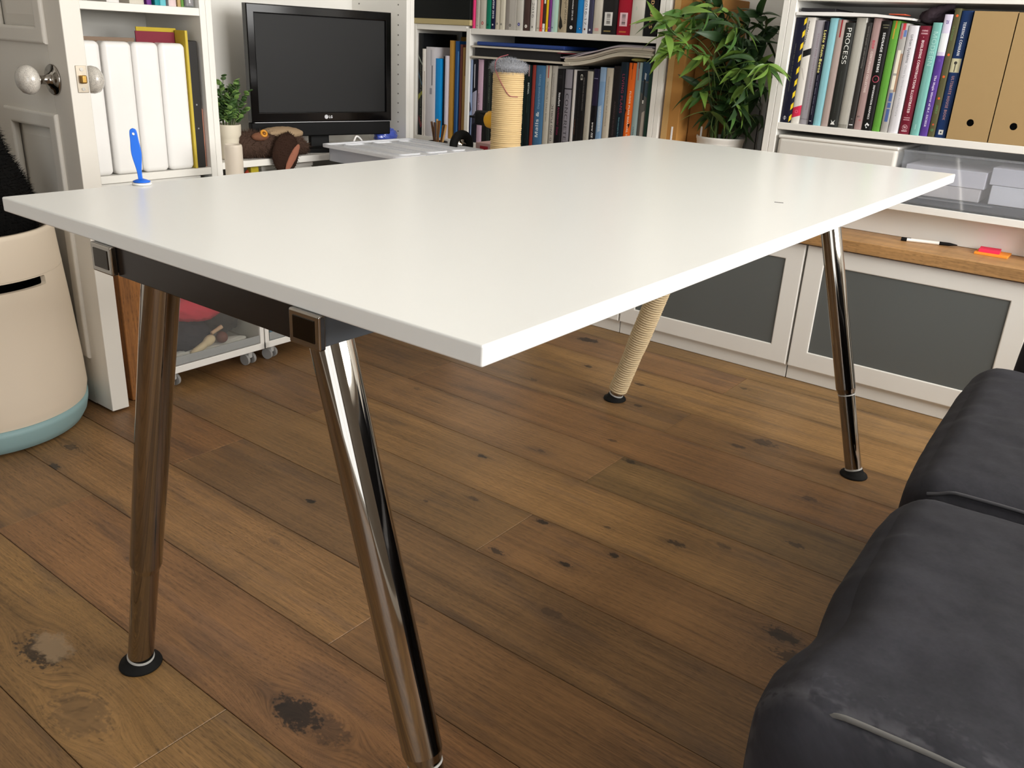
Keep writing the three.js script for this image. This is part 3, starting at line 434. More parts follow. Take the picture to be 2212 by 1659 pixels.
// middle bookcase, lower row on the shelf at 0.571
const LB = (z0, z1, top, base, label, ops) => shelfBook('book', z0, z1, 0.571, top, base, label, ops, SH_L);
LB(-1.0605, -1.052, 0.873, '#94a6c8', 'thin marbled light blue book at the left end of the lower row', [['p', [[0, 0.5], [0.6, 0.52], [1, 0.6], [0.4, 0.64], [0, 0.6]], '#1b2038'], ['p', [[0, 0.68], [1, 0.7], [1, 0.95], [0, 0.98]], '#232b49']]);
LB(-1.052, -1.03, 0.874, '#12121c', 'black and white patterned book left of the pale pink one', [['p', [[0.4, 0.06], [0.6, 0.05], [0.62, 0.33], [0.45, 0.34]], '#d8d8de'], ['p', [[0, 0.4], [1, 0.36], [1, 0.62], [0, 0.7]], '#a4a2b4'], ['p', [[0, 0.7], [1, 0.62], [1, 0.74], [0, 0.8]], '#30303f']]);
LB(-1.029, -1.002, 0.876, '#c9a9bd', 'pale pink book lettered Outdoor Spaces, left of the cat post', [['t', 'Outdoor Spaces', 0.68, 11, '#2b2530', 'r', 0.3, -1, 0.4]]);
LB(-1.002, -0.979, 0.875, '#191a1a', 'black book with dim lettering just left of the cat post', [['t', 'Contemporary Practice', 0.2, 6, '#4a4d4a', 's', 0.4, 1, 0.8]]);
LB(-0.979, -0.961, 0.876, '#262c28', 'dark green-grey book with a pale line, beside the cat post', [['t', 'urban design', 0.12, 5, '#7d8a78', 's', 0.55, 1, 0.5]]);
LB(-0.961, -0.94, 0.873, '#20221f', 'dark patterned book half hidden by the cat post', [['t', 'landscape works', 0.06, 8, '#82877e', 'b', 0.4, 1, 0.6]]);
LB(-0.94, -0.822, 0.862, '#2b2a2c', 'thick dark album hidden behind the cat post', []);
LB(-0.82, -0.793, 0.868, '#0d2120', 'black-green book with bright green lettering right of the cat post', [['t', 'Our Concrete Road', 0.25, 12, '#56c42c', 'b', 0.35, 1, 0.68], ['p', [[0.1, 0.72], [0.4, 0.76], [0.2, 0.9], [0.5, 0.98], [0, 1]], '#2f5a3a']]);
LB(-0.792, -0.774, 0.869, '#0f2022', 'narrow dark teal book lettered DETAIL in white', [['r', 0.35, 0, 0.65, 0.13, '#b08d8d'], ['t', 'DETAIL', 0.2, 9, '#e9efe9', 'b', 0.5, 1, 0.34], ['t', 'reuse of buildings', 0.36, 5, '#3d6a5a', 's', 0.4, 1, 0.56]]);
LB(-0.773, -0.758, 0.87, '#9a3b33', 'narrow brick red book left of the steel blue one', []);
LB(-0.757, -0.715, 0.87, '#47739a', 'steel blue book lettered Malls & Department Stores, read from the foot up', [['t', 'Malls &', 0.84, 19, '#dfe6ea', 'b', 0.45, -1, 0.53], ['t', 'Department Stores', 0.5, 11.5, '#9cc0da', 's', 0.5, -1, 0.1], ['r', 0.2, 0.95, 0.5, 0.96, '#8fb0c8']]);
LB(-0.715, -0.688, 0.872, '#c4beb0', 'cream book with a red line at the top, right of the steel blue one', [['r', 0.45, 0, 0.6, 0.14, '#b5453c'], ['t', 'STADTGRUN | Urban Green', 0.18, 8, '#4a4740', 's', 0.5, 1, 0.64]]);
LB(-0.687, -0.661, 0.872, '#b9b4ab', 'grey book lettered GOING PUBLIC, read from the foot up', [['r', 0, 0, 0.06, 1, '#332f2b'], ['t', 'G INDUSTRIES', 0.08, 5, '#6d6a64', 's', 0.4, 1, 0.35], ['t', 'G\u25cfING PUBLIC', 0.86, 12, '#2f2c2a', 's', 0.5, -1, 0.43]]);
LB(-0.66, -0.63, 0.864, '#121012', 'black book lettered Neufert in white and magenta', [['r', 0.3, 0.08, 0.75, 0.083, '#666'], ['r', 0.3, 0.1, 0.75, 0.103, '#666'], ['t', 'Neufert', 0.27, 11, '#ececec', 'b', 0.5, 1, 0.43], ['t', "Architects' Data", 0.44, 10.5, '#a62a5b', 's', 0.5, 1, 0.77]]);
LB(-0.629, -0.594, 0.864, '#8d8a92', 'concrete-grey book lettered CONCRETE in engraved capitals', [['r', 0, 0.215, 0.95, 0.228, '#26252a'], ['r', 0.92, 0, 1, 1, '#2b292d'], ['t', 'CONCRETE', 0.27, 18, '#3d3a3f', 's', 0.42, 1, 0.83], ['p', [[0.1, 0.84], [0.9, 0.83], [0.5, 0.9], [0.8, 0.95], [0.2, 0.93]], '#5e5b62']]);
LB(-0.59, -0.581, 0.865, '#cdc8c4', 'very thin white book between CONCRETE and the black C3 book', []);
LB(-0.58, -0.537, 0.862, '#121113', 'wide black book lettered C3 at the top', [['t', 'C3', 0.035, 12, '#e4e0d4', 'b', 0.5, 1, 0.105], ['t', 'SEAMLESS MUSEUM, BEAUTIFUL SCHOOLS', 0.07, 5.5, '#8e8b85', 's', 0.75, 1, 0.45], ['t', 'how to build', 0.56, 5, '#b96235', 's', 0.12, 1, 0.74], ['t', 'architecture magazine', 0.2, 5, '#3c3a3c', 's', 0.4, 1, 0.8]]);
LB(-0.536, -0.513, 0.863, '#b3ada0', 'beige book with black upright Korean characters', [['t', '\uc11c', 0.17, 12, '#3c3933', 's', 0.45, 0], ['t', '\uc5f0', 0.245, 12, '#3c3933', 's', 0.45, 0], ['t', '\uac74', 0.32, 12, '#3c3933', 's', 0.45, 0], ['t', '\ucd95', 0.395, 12, '#3c3933', 's', 0.45, 0], ['t', '\uac01', 0.47, 12, '#3c3933', 's', 0.45, 0], ['t', 'GROUP', 0.62, 8, '#989285', 's', 0.5, 1, 0.82]]);
LB(-0.511, -0.487, 0.872, '#171331', 'navy-black book with white italic letters along its lower spine', [['r', 0, 0.4, 1, 1, '#0d0c12'], ['r', 0.1, 0.1, 0.8, 0.106, '#9a96b4'], ['r', 0, 0.12, 1, 0.4, '#221a35'], ['t', 'www HR Giger com', 0.58, 11, '#ece9e4', 'i', 0.5, 1, 0.98]]);
LB(-0.484, -0.459, 0.879, '#7d9fc4', 'sky blue book with a ghostly city skyline on its spine', [['r', 0, 0, 1, 0.15, '#8fabcb'], ['p', [[0.1, 0.42], [0.7, 0.4], [0.75, 0.68], [0.3, 0.7]], '#a9bdd0'], ['t', 'TAIKOO LI', 0.42, 11, '#c3d0dc', 's', 0.5, 1, 0.68]]);
LB(-0.458, -0.432, 0.878, '#c2b9a8', 'cream book with small black lettering beside the sky blue one', [['t', 'Contemporary Curtain Wall Architecture', 0.09, 6.5, '#4d463c', 's', 0.5, 1, 0.62]]);
LB(-0.431, -0.403, 0.886, '#1c191b', 'black book with dim reddish lettering left of the teal-black one', [['t', 'ALEXANDER McQUEEN', 0.36, 8, '#5f4c4e', 's', 0.55, 1, 0.72]]);
LB(-0.403, -0.374, 0.9, '#11222f', 'teal-black book with pink-red capitals LIVING PLANS', [['t', 'LIVING PLANS', 0.11, 13, '#a53a56', 's', 0.5, 1, 0.5], ['t', 'New concepts for advanced housing', 0.54, 6.5, '#6fa3ae', 'b', 0.4, 1, 0.9]]);
LB(-0.374, -0.343, 0.899, '#ea6a20', 'vivid orange book with white capitals and black scraps on its lower half', [['r', 0.45, 0, 0.55, 0.06, '#2a1710'], ['r', 0.47, 0.06, 0.53, 0.16, '#8a4a26'], ['t', 'FLOOR PLAN MANUAL HOUSING', 0.27, 9, '#f1dfcc', 'b', 0.52, 1, 0.88], ['p', [[0, 0.45], [0.2, 0.46], [0.1, 0.5]], '#2b140c'], ['p', [[0.5, 0.6], [0.8, 0.59], [0.7, 0.64]], '#2b140c'], ['p', [[0.1, 0.78], [0.3, 0.8], [0.25, 0.84]], '#2b140c'], ['p', [[0.05, 0.9], [0.7, 0.92], [0.6, 0.95], [0.2, 0.94]], '#2b140c']]);
LB(-0.343, -0.322, 0.902, '#93a5a4', 'grey-blue book lettered LIVING FOR THE ELDERLY', [['r', 0.42, 0, 0.6, 0.06, '#6a3a36'], ['r', 0.42, 0.06, 0.6, 0.17, '#a06e70'], ['t', 'LIVING FOR THE ELDERLY', 0.62, 6.5, '#3e5658', 'b', 0.5, 1, 0.99]]);
LB(-0.322, -0.293, 0.905, '#5d5c58', 'book with a grey tower photo and an orange band, lower row, right end', [['r', 0, 0, 1, 0.18, '#27455d'], ['p', [[0, 0.18], [1, 0.2], [1, 0.34], [0, 0.28]], '#3a4a54'], ['r', 0.36, 0.1, 0.6, 0.4, '#1f2428'], ['p', [[0.42, 0.1], [0.65, 0.11], [0.6, 0.17], [0.42, 0.16]], '#b7bcc0'], ['r', 0.42, 0.36, 0.58, 0.395, '#dddad2'], ['p', [[0.5, 0.48], [0.85, 0.46], [0.9, 0.76], [0.45, 0.78]], '#a79d92'], ['p', [[0, 0.765], [1, 0.755], [0.95, 0.83], [0, 0.85]], '#e0572f'], ['r', 0, 0.85, 1, 1, '#17231f'], ['p', [[0, 0.94], [0.6, 0.94], [0.8, 0.97], [0.5, 1], [0, 1]], '#e0572f']]);
LB(-0.292, -0.2785, 0.872, '#1c3a2f', 'thin dark green book against the right side panel of the middle bookcase', []);
{ // things in the corner cell: files and folders
  const C = (z0, z1, top, base, label, ops, x, d, cat = 'folder', nm = 'folder') => { const t = bookGroup(nm, label, z1 - z0 - 0.0006, top - 0.571 - 0.0006, d, base, ops, 'folders and books in the corner cell', cat); t.position.set(x, 0.5713, (z0 + z1) / 2); t.rotation.y = HW; return t; };
  C(-1.337, -1.311, 0.957, '#15171a', 'dark book with colourful scratches beside the white side panel', [['p', [[0, 0.2], [1, 0.3], [1, 0.32], [0, 0.23]], '#9aa49a'], ['p', [[0, 0.35], [1, 0.5], [1, 0.53], [0, 0.4]], '#3e5f78'], ['p', [[0, 0.6], [1, 0.55], [1, 0.58], [0, 0.66]], '#9a9a3a'], ['p', [[0.2, 0.8], [1, 0.9], [0.6, 0.93], [0.1, 0.83]], '#7a2b36'], ['t', 'Underground Animation Workshop', 0.3, 9, '#6b6f5e', 'b', 0.6, 1, 0.9]], 2.18, 0.2, 'book', 'book');
  C(-1.307, -1.293, 0.9, '#e8e3db', 'thin off-white folder at the left of the broad white file', [['r', 0.8, 0.25, 1, 1, '#a39387']], 2.172, 0.22);
  C(-1.292, -1.244, 0.908, '#cfcbcf', 'broad white file with a grey printed label', [['r', 0.7, 0.2, 0.78, 0.42, '#4b4950'], ['r', 0.5, 0.45, 0.75, 0.52, '#97949b'], ['r', 0.55, 0.03, 0.7, 0.2, '#b7b4ba']], 2.175, 0.23, 'file', 'box_file');
  C(-1.2455, -1.214, 0.868, '#0d8fd8', 'bright cyan folder in the corner cell', [], 2.18, 0.22);
  C(-1.213, -1.197, 0.877, '#2b2728', 'dark folder right of the cyan one', [], 2.19, 0.22);
  C(-1.196, -1.182, 0.88, '#d8d2de', 'thin white folder right of the cyan one', [], 2.182, 0.22);
  C(-1.181, -1.162, 0.936, '#c08f3c', 'tall ochre card folder in the corner cell', [], 2.19, 0.22);
  C(-1.157, -1.137, 0.935, '#1d528f', 'tall dark blue folder in the corner cell', [['r', 0.7, 0.1, 1, 1, '#4f86c4']], 2.195, 0.22);
  C(-1.136, -1.124, 0.924, '#7a453d', 'thin red-brown folder in the corner cell', [], 2.2, 0.22);
  C(-1.123, -1.097, 0.914, '#a8844c', 'tan folder with a worn curved top at the right of the corner cell', [['r', 0.45, 0, 0.7, 0.3, '#7a5a2c']], 2.2, 0.22);
  const e = obj('card_sheet', rspan(2.405, 2.408, 0.5715, 0.95, -1.31, -1.16, 0.0005), std(0xb08432, 0.8)); tag(e, 'ochre card sheet standing at the back of the corner cell', 'card');
  const bb = thing('storage_box', 'black storage box with a beige base on top of the corner cell', 'box', [2.13, 0.9904, -1.2]); obj('base', rspan(0.036, 0.2, 0, 0.02, -0.15, 0.138, 0.002), std(0xb9a878, 0.7), bb); obj('lid', rspan(0.035, 0.2, 0.0202, 0.2, -0.151, 0.1385, 0.003), phys(0x0c0f0e, 0.6, { specularIntensity: 0.4 }), bb);
  const br = rng(12); // bundle of brushes in front of the cyan folder
  const jar = thing('brush_jar', 'dark jar with brown and tan brush handles before the cyan folder', 'jar', [2.06, CT + 0.0004, -1.2]); obj('cup', lathe([[0, 0], [0.036, 0], [0.039, 0.1], [0.036, 0.1], [0.033, 0.006], [0, 0.006]]), std(0x26221f, 0.4), jar); jar.position.x = 2.115; jar.position.z = -1.165;
  for (let i = 0; i < 9; i++) { const a = br() * 6.28, r = 0.02 * br(); obj('brush', between(V(Math.cos(a) * r * 0.6, 0.008, Math.sin(a) * r * 0.6), V(Math.cos(a) * r * 0.9 + 0.004, 0.15 + br() * 0.035, (i - 4) * 0.0095), 0.0032, 0.0045, 10), std([0x6b4420, 0x8c5c2a, 0x5b3b20, 0xc79a5e, 0xb98649][i % 5], 0.6), jar); }
}

// ---------------------------------------------------------------- soft shapes
function smoothMesh(bones, lo, hi, res, k) { // bones: [ax,ay,az,ra, bx,by,bz,rb]; tapered capsules joined by a smooth minimum
  const size = Math.max(hi[0] - lo[0], hi[1] - lo[1], hi[2] - lo[2]), c = lo.map((q, i) => (q + hi[i]) / 2), mc = new MarchingCubes(res, M.black, false, false, 300000); mc.isolation = 0;
  const half = res / 2, S = size / 2;
  for (let z = 0; z < res; z++) for (let y = 0; y < res; y++) for (let x = 0; x < res; x++) {
    const px = c[0] + (x - half) / half * S, py = c[1] + (y - half) / half * S, pz = c[2] + (z - half) / half * S; let d = 1e3;
    for (const b of bones) {
      const ex = b[4] - b[0], ey = b[5] - b[1], ez = b[6] - b[2], l = ex * ex + ey * ey + ez * ez, t = l ? clamp(((px - b[0]) * ex + (py - b[1]) * ey + (pz - b[2]) * ez) / l) : 0;
      const q = Math.hypot(px - b[0] - ex * t, py - b[1] - ey * t, pz - b[2] - ez * t) - (b[3] + (b[7] - b[3]) * t), h = Math.max(k - Math.abs(q - d), 0) / k; d = Math.min(q, d) - h * h * k * 0.25;
    }
    mc.field[x + y * res + z * res * res] = -d;
  }
  mc.update();
  const n = mc.count, p = new Float32Array(n * 3); for (let i = 0; i < n * 3; i++) p[i] = mc.positionArray[i] * S + c[i % 3];
  let g = new THREE.BufferGeometry(); g.setAttribute('position', new THREE.BufferAttribute(p, 3)); g = mergeVertices(g, 1e-5); g.computeVertexNormals(); return g;
}
function ruffle(g, amp, f, seed = 0) { const p = g.attributes.position; if (!g.attributes.normal) g.computeVertexNormals(); const n = g.attributes.normal; for (let i = 0; i < p.count; i++) { const a = (n3(p.getX(i) * f + seed, p.getY(i) * f, p.getZ(i) * f) - 0.5) * 2 * amp; p.setXYZ(i, p.getX(i) + n.getX(i) * a, p.getY(i) + n.getY(i) * a, p.getZ(i) + n.getZ(i) * a); } g.computeVertexNormals(); return g; }
function blob(rx, ry, rz, amp, f, seed, x = 0, y = 0, z = 0, seg = 40) { let g = new THREE.SphereGeometry(1, seg, seg >> 1); g.deleteAttribute('uv'); g = mergeVertices(g, 1e-4); g.scale(rx, ry, rz); g.computeVertexNormals(); return ruffle(g, amp, f, seed).translate(x, y, z); }
function noUv(g) { if (!g.attributes.uv) g.setAttribute('uv', new THREE.Float32BufferAttribute(new Float32Array(g.attributes.position.count * 2), 2)); return g; }
function tuft(g, step, len, seed, spread = 0.5) { // short hairs standing on a surface, as thin triangles
  const q = rng(seed), p = g.attributes.position, n = g.attributes.normal, out = []; const nn = V(0, 0, 0), a = V(0, 0, 0), t = V(0, 0, 0);
  for (let i = 0; i < p.count; i += step) { nn.set(n.getX(i), n.getY(i), n.getZ(i)); a.set(p.getX(i), p.getY(i), p.getZ(i)); t.set(q() - 0.5, q() - 0.5 - 0.25, q() - 0.5).multiplyScalar(2 * spread).add(nn).normalize(); const s = V(q() - 0.5, q() - 0.5, q() - 0.5).cross(nn).normalize().multiplyScalar(len * 0.07), l = len * (0.6 + q() * 0.7); out.push(a.x - s.x, a.y - s.y, a.z - s.z, a.x + s.x, a.y + s.y, a.z + s.z, a.x + t.x * l, a.y + t.y * l, a.z + t.z * l); }
  const r = new THREE.BufferGeometry(); r.setAttribute('position', new THREE.Float32BufferAttribute(out, 3)); r.computeVertexNormals(); return r;
}
const furMat = (c) => new THREE.MeshPhysicalMaterial({ color: c, roughness: 0.95, specularIntensity: 0.3, side: THREE.DoubleSide });

// ---------------------------------------------------------------- television
{
  const t = thing('television', 'black flat-screen television angled in the white bookcase bay', 'television', [1.524, 0.567, -1.14], -0.236);
  const w = 0.513, y0 = 0.05, y1 = 0.447, yl = 0.097, H = w / 2;
  const s = shapeXY([[-H, yl], [H, yl], [H, y1], [-H, y1]]); s.holes.push(new THREE.Path([[-H + 0.026, yl + 0.03], [-H + 0.026, y1 - 0.027], [H - 0.022, y1 - 0.027], [H - 0.022, yl + 0.03]].map(q => new THREE.Vector2(...q))));
  obj('bezel', new THREE.ExtrudeGeometry(s, { depth: 0.026, bevelEnabled: true, bevelThickness: 0.003, bevelSize: 0.003, bevelOffset: -0.003, bevelSegments: 2 }).translate(0, 0, -0.026), M.blackGloss, t);
  obj('screen', span(-H + 0.024, H - 0.02, yl + 0.028, y1 - 0.025, -0.012, -0.0045), M.screen, t);
  obj('speaker_bar', rspan(-H, H, y0, yl - 0.0025, -0.03, -0.004, 0.004), M.black, t);
  obj('trim_strip', rspan(-H + 0.01, H, yl - 0.0025, yl - 0.0002, -0.01, 0.0015, 0.0006), M.silver, t);
  obj('back_shell', merge([rspan(-H + 0.02, H - 0.02, y0 + 0.01, y1 - 0.02, -0.055, -0.03, 0.008), rspan(-0.12, 0.12, 0.1, 0.3, -0.085, -0.05, 0.01)]), M.blackPlastic, t);
  obj('stand', merge([rspan(-0.035, 0.035, 0.008, 0.12, -0.06, -0.04, 0.004), cyl(1, 1.02, 0.012, 48, 0, 0.0063, 0).scale(0.14, 1, 0.085).translate(0, 0, -0.045)]), M.blackPlastic, t);
  const font = await new FontLoader().loadAsync('fonts/droid/droid_sans_bold.typeface.json');
  const lg = obj('logo', merge([new TextGeometry('LG', { font, size: 0.0085, depth: 0.0006, curveSegments: 6 }).translate(0.012, 0.1075, 0.0031), cyl(0.0066, 0.0066, 0.0008, 28).rotateX(Math.PI / 2).translate(0.0035, 0.112, 0.0034)]), std(0xd9d9dc, 0.4), t);
  obj('logo_mark', merge([new THREE.TorusGeometry(0.0046, 0.0005, 6, 24, 5).translate(0.0035, 0.112, 0.0039), box(0.0009, 0.005, 0.0006, 0.0035, 0.1125, 0.0039), box(0.002, 0.0008, 0.0006, 0.0045, 0.11, 0.0039)]), std(0x8a8a8e, 0.5), lg);
}
// ---------------------------------------------------------------- things round the television
{ // pot with small leafy plant
  const t = thing('potted_plant', 'small bushy green plant in a cream pot left of the television', 'plant', [1.14, 0.5673, -1.137]);
  obj('pot', lathe([[0, 0], [0.027, 0], [0.0305, 0.004], [0.033, 0.055], [0.0335, 0.066], [0.0375, 0.072], [0.0385, 0.1], [0.0375, 0.103], [0.034, 0.103], [0.034, 0.09], [0, 0.09]]), M.cream, t);
  const q = rng(5), leaf = new THREE.SphereGeometry(1, 8, 6).scale(0.0105, 0.0018, 0.0085), tiny = std(0x3c5a2a, 0.5), light = std(0x6f8f48, 0.5), stems = [], ls = [[], []];
  for (let k = 0; k < 26; k++) {
    const a = q() * 6.28, r = 0.012 + q() * 0.055, tall = 0.05 + (1 - r / 0.075) * 0.085 * (0.5 + q()) + (k % 5 === 0 ? 0.04 : 0), base = V(Math.cos(a) * 0.014, 0.09, Math.sin(a) * 0.014), tip = V(Math.cos(a) * r + 0.01, 0.09 + tall, Math.sin(a) * r * 0.7);
    const mid = base.clone().lerp(tip, 0.5).add(V(0, 0.012, 0)); stems.push(tube([base, mid, tip], 0.0011, 6, 4));
    for (let j = 0; j < 11; j++) { const f = 0.3 + j * 0.07, c = base.clone().lerp(tip, f).add(V(0, 0.02 * f * (1 - f), 0)), b = q() * 6.28, g = leaf.clone().rotateZ(0.3 + q() * 0.6).translate(0.008, 0.002, 0).rotateY(b); g.translate(c.x, c.y, c.z); ls[q() > 0.62 ? 1 : 0].push(g); }
  }
  obj('stem', stems, std(0x4c5b30, 0.7), t); for (const i of [0, 1]) { const m = obj('foliage', ls[i], i ? light : tiny, t); m.userData.kind = 'stuff'; }
}
{
  const v = thing('vase', 'slim cream ceramic cylinder vase standing in front of the small plant', 'vase', [1.008, 0.5205, -0.93]);
  obj('body', lathe([[0, 0], [0.023, 0], [0.0248, 0.003], [0.0248, 0.112], [0.0235, 0.1185], [0.0215, 0.12], [0.0198, 0.118], [0.0198, 0.03], [0, 0.03]]), phys(0xd8ccbb, 0.5), v);
}
{ // plush toy lying on the shelf edge
  const t = thing('plush_toy', 'brown plush animal with a yellow eye lying before the television', 'soft toy', [0, 0, 0]);
  const brown = furMat(0x4a382f), dark = furMat(0x33221a), tan = furMat(0xa58d70), pink = furMat(0x9a6450);
  const body = ruffle(smoothMesh([[1.185, 0.603, -1.125, 0.034, 1.225, 0.606, -1.12, 0.037], [1.17, 0.622, -1.13, 0.02, 1.2, 0.628, -1.12, 0.018], [1.26, 0.606, -1.115, 0.038, 1.36, 0.605, -1.12, 0.036], [1.36, 0.6, -1.12, 0.032, 1.405, 0.588, -1.115, 0.02]], [1.1, 0.5, -1.25], [1.46, 0.72, -1.0], 72, 0.02), 0.004, 17);
  obj('body', noUv(body), brown, t); const hair = obj('fur', noUv(tuft(body, 1, 0.011, 4)), furMat(0x5a463a), t); hair.userData.kind = 'stuff';
  const face = blob(0.085, 0.022, 0.042, 0.004, 23, 2, 1.325, 0.634, -1.125); face.rotateZ(0); obj('muzzle', noUv(face), tan, t);
  const ear = ruffle(new THREE.SphereGeometry(1, 36, 24).scale(0.05, 0.062, 0.017).rotateZ(-0.22), 0.006, 21, 1).translate(1.293, 0.583, -1.062); obj('ear', ear, dark, t);
  obj('ear_lining', ruffle(new THREE.SphereGeometry(1, 28, 18).scale(0.013, 0.047, 0.006).rotateZ(-0.62), 0.002, 30, 2).translate(1.306, 0.571, -1.0455), pink, t);
  obj('fur', noUv(tuft((() => { const g = ear.clone(); g.computeVertexNormals(); return g; })(), 1, 0.008, 9)), dark, t).userData.kind = 'stuff';
  obj('brow', blob(0.031, 0.013, 0.016, 0.002, 30, 3, 1.222, 0.634, -1.092), furMat(0x77503c), t);
  const eye = obj('eye', new THREE.TorusGeometry(0.0085, 0.0036, 12, 28).rotateX(-0.5).rotateY(-0.2).translate(1.227, 0.6445, -1.079), std(0xd08a1e, 0.35), t); obj('pupil', new THREE.SphereGeometry(0.0065, 16, 12).translate(1.2275, 0.6435, -1.08), std(0x7a4a10, 0.2), eye);
}
{ // under the television shelf
  const p = thing('snack_packet', 'small red and yellow packet under the television shelf', 'packet', [1.2, 0.4003, -1.13]);
  obj('pouch', noUv(blob(0.028, 0.066, 0.016, 0.003, 19, 5, 0, 0.0665, 0)), std(0xb5482e, 0.35), p); obj('top_seal', rspan(-0.004, 0.026, 0.1, 0.142, -0.004, 0.018, 0.003), std(0xc9b52c, 0.35), p);
  const b = thing('storage_box', 'plain white box under the television shelf', 'box', [1.34, 0.4003, -1.2]); obj('case', rspan(-0.09, 0.115, 0, 0.125, -0.08, 0.07, 0.004), M.whiteMatte, b); obj('lid', rspan(-0.092, 0.117, 0.1252, 0.138, -0.082, 0.072, 0.003), M.white, b);
  const bag = obj('plastic_bag', noUv(ruffle(blob(0.05, 0.032, 0.03, 0.018, 11, 3, 0, 0, 0), 0.007, 29, 2).translate(1.785, 0.604, -1.118)), phys(0x4a5fc0, 0.25, { clearcoat: 0.5 })); tag(bag, 'crumpled blue plastic bag beside the foot of the television', 'bag');
  const cb = obj('cable', tube([V(1.56, 0.571, -1.098), V(1.6, 0.59, -1.092), V(1.62, 0.615, -1.093), V(1.645, 0.6, -1.094), V(1.66, 0.571, -1.098)], 0.0035, 40, 8), M.paperWhite); tag(cb, 'short white cable loop below the television screen', 'cable');
}
{ // white cube that carries the clear box, and the things on it
  const t = thing('storage_cube', 'low white storage cube behind the desk under the clear box', 'cabinet', [1.765, 0.0005, -0.81]);
  obj('case', merge([rspan(-0.2, 0.2, 0.0, 0.556, -0.235, 0.235, 0.003)]), M.white, t); obj('door', rspan(-0.213, -0.2005, 0.03, 0.526, -0.225, 0.225, 0.002), M.white, t);
  const b = thing('plastic_box', 'shallow clear plastic box with a ribbed clip lid behind the desk', 'box', [1.6, 0.557, -0.845], -0.04);
  const w = 0.4, d = 0.37, R = 0.03;
  const rr = (w2, d2, r) => { const s = new THREE.Shape(), x = w2 / 2, z = d2 / 2; s.moveTo(-x + r, -z); s.lineTo(x - r, -z); s.quadraticCurveTo(x, -z, x, -z + r); s.lineTo(x, z - r); s.quadraticCurveTo(x, z, x - r, z); s.lineTo(-x + r, z); s.quadraticCurveTo(-x, z, -x, z - r); s.lineTo(-x, -z + r); s.quadraticCurveTo(-x, -z, -x + r, -z); return s; };
  const ring = (w2, d2, r, t2, h, y) => { const s = rr(w2, d2, r); const q = rr(w2 - t2 * 2, d2 - t2 * 2, Math.max(0.004, r - t2)); s.holes.push(new THREE.Path(q.getPoints(6).reverse())); return new THREE.ExtrudeGeometry(s, { depth: h, bevelEnabled: false, curveSegments: 6 }).rotateX(-Math.PI / 2).translate(0, y, 0); };
  const plate = (w2, d2, r, h, y) => new THREE.ExtrudeGeometry(rr(w2, d2, r), { depth: h, bevelEnabled: true, bevelSize: 0.0015, bevelThickness: 0.0015, bevelSegments: 2, bevelOffset: -0.0015, curveSegments: 6 }).rotateX(-Math.PI / 2).translate(0, y, 0);
  obj('tub', merge([ring(w - 0.03, d - 0.03, R, 0.002, 0.042, 0.001), plate(w - 0.035, d - 0.035, R, 0.001, 0.0015)]), plasticClear, b);
  const lid = obj('lid', merge([plate(w - 0.01, d - 0.01, R, 0.0015, 0.0445)]), milky, b);
  obj('lid_rim', merge([ring(w, d, R + 0.004, 0.011, 0.009, 0.043)]), milky, lid);
  for (const [x, ww] of [[-0.1, 0.09], [0.02, 0.09], [0.12, 0.06]]) obj('lid_rib', ring(ww, d - 0.09, 0.018, 0.005, 0.0045, 0.0475).translate(x, 0, 0), milky, lid);
  for (const [x, z] of [[-0.06, d / 2], [0.12, d / 2]]) obj('clip', rb(0.05, 0.022, 0.006, 0.002, x, 0.042, z + 0.003), plasticClear, b);
  for (const [x, z, c, nm, lab] of [[1.55, -0.79, 0x7d8189, 'grey cloth inside the clear plastic box, near side'], [1.66, -0.88, 0x989aa0, 'pale grey cloth inside the clear plastic box, far side']].map(q => [q[0], q[1], q[2], 'cloth', q[3]])) tag(obj(nm, noUv(blob(0.09, 0.013, 0.08, 0.009, 9, x, x, 0.578, z)), std(c, 0.9)), lab, 'cloth');
  // wheel with chrome hub
  const wh = thing('wheel', 'black rubber wheel with a chrome hub standing beside the clear box', 'wheel', [1.815, 0.6075, -0.785], 0.75);
  wh.rotation.y = -0.12;
  obj('tyre', new THREE.TorusGeometry(0.0365, 0.0138, 20, 48), M.rubber, wh); obj('rim', lathe([[0.026, -0.012], [0.027, -0.004], [0.023, 0.002], [0.02, 0.007], [0.012, 0.008], [0.011, 0.013], [0, 0.014], [0, -0.012]]).rotateX(Math.PI / 2), M.chrome, wh); obj('hub_cap', cyl(0.006, 0.007, 0.006, 20, 0, 0, 0).rotateX(Math.PI / 2).translate(0, 0, 0.016), M.rubber, wh);
  const pb = thing('card_box', 'pale pink card box with a red print next to the wheel', 'box', [1.9, 0.557, -0.69]); obj('case', rspan(-0.04, 0.06, 0, 0.062, -0.07, 0.045, 0.002), std(0xcfa8a4, 0.7), pb); obj('print', rspan(-0.0412, -0.0402, 0.028, 0.052, -0.05, -0.015, 0.0004), std(0xb02a35, 0.6), pb);
}
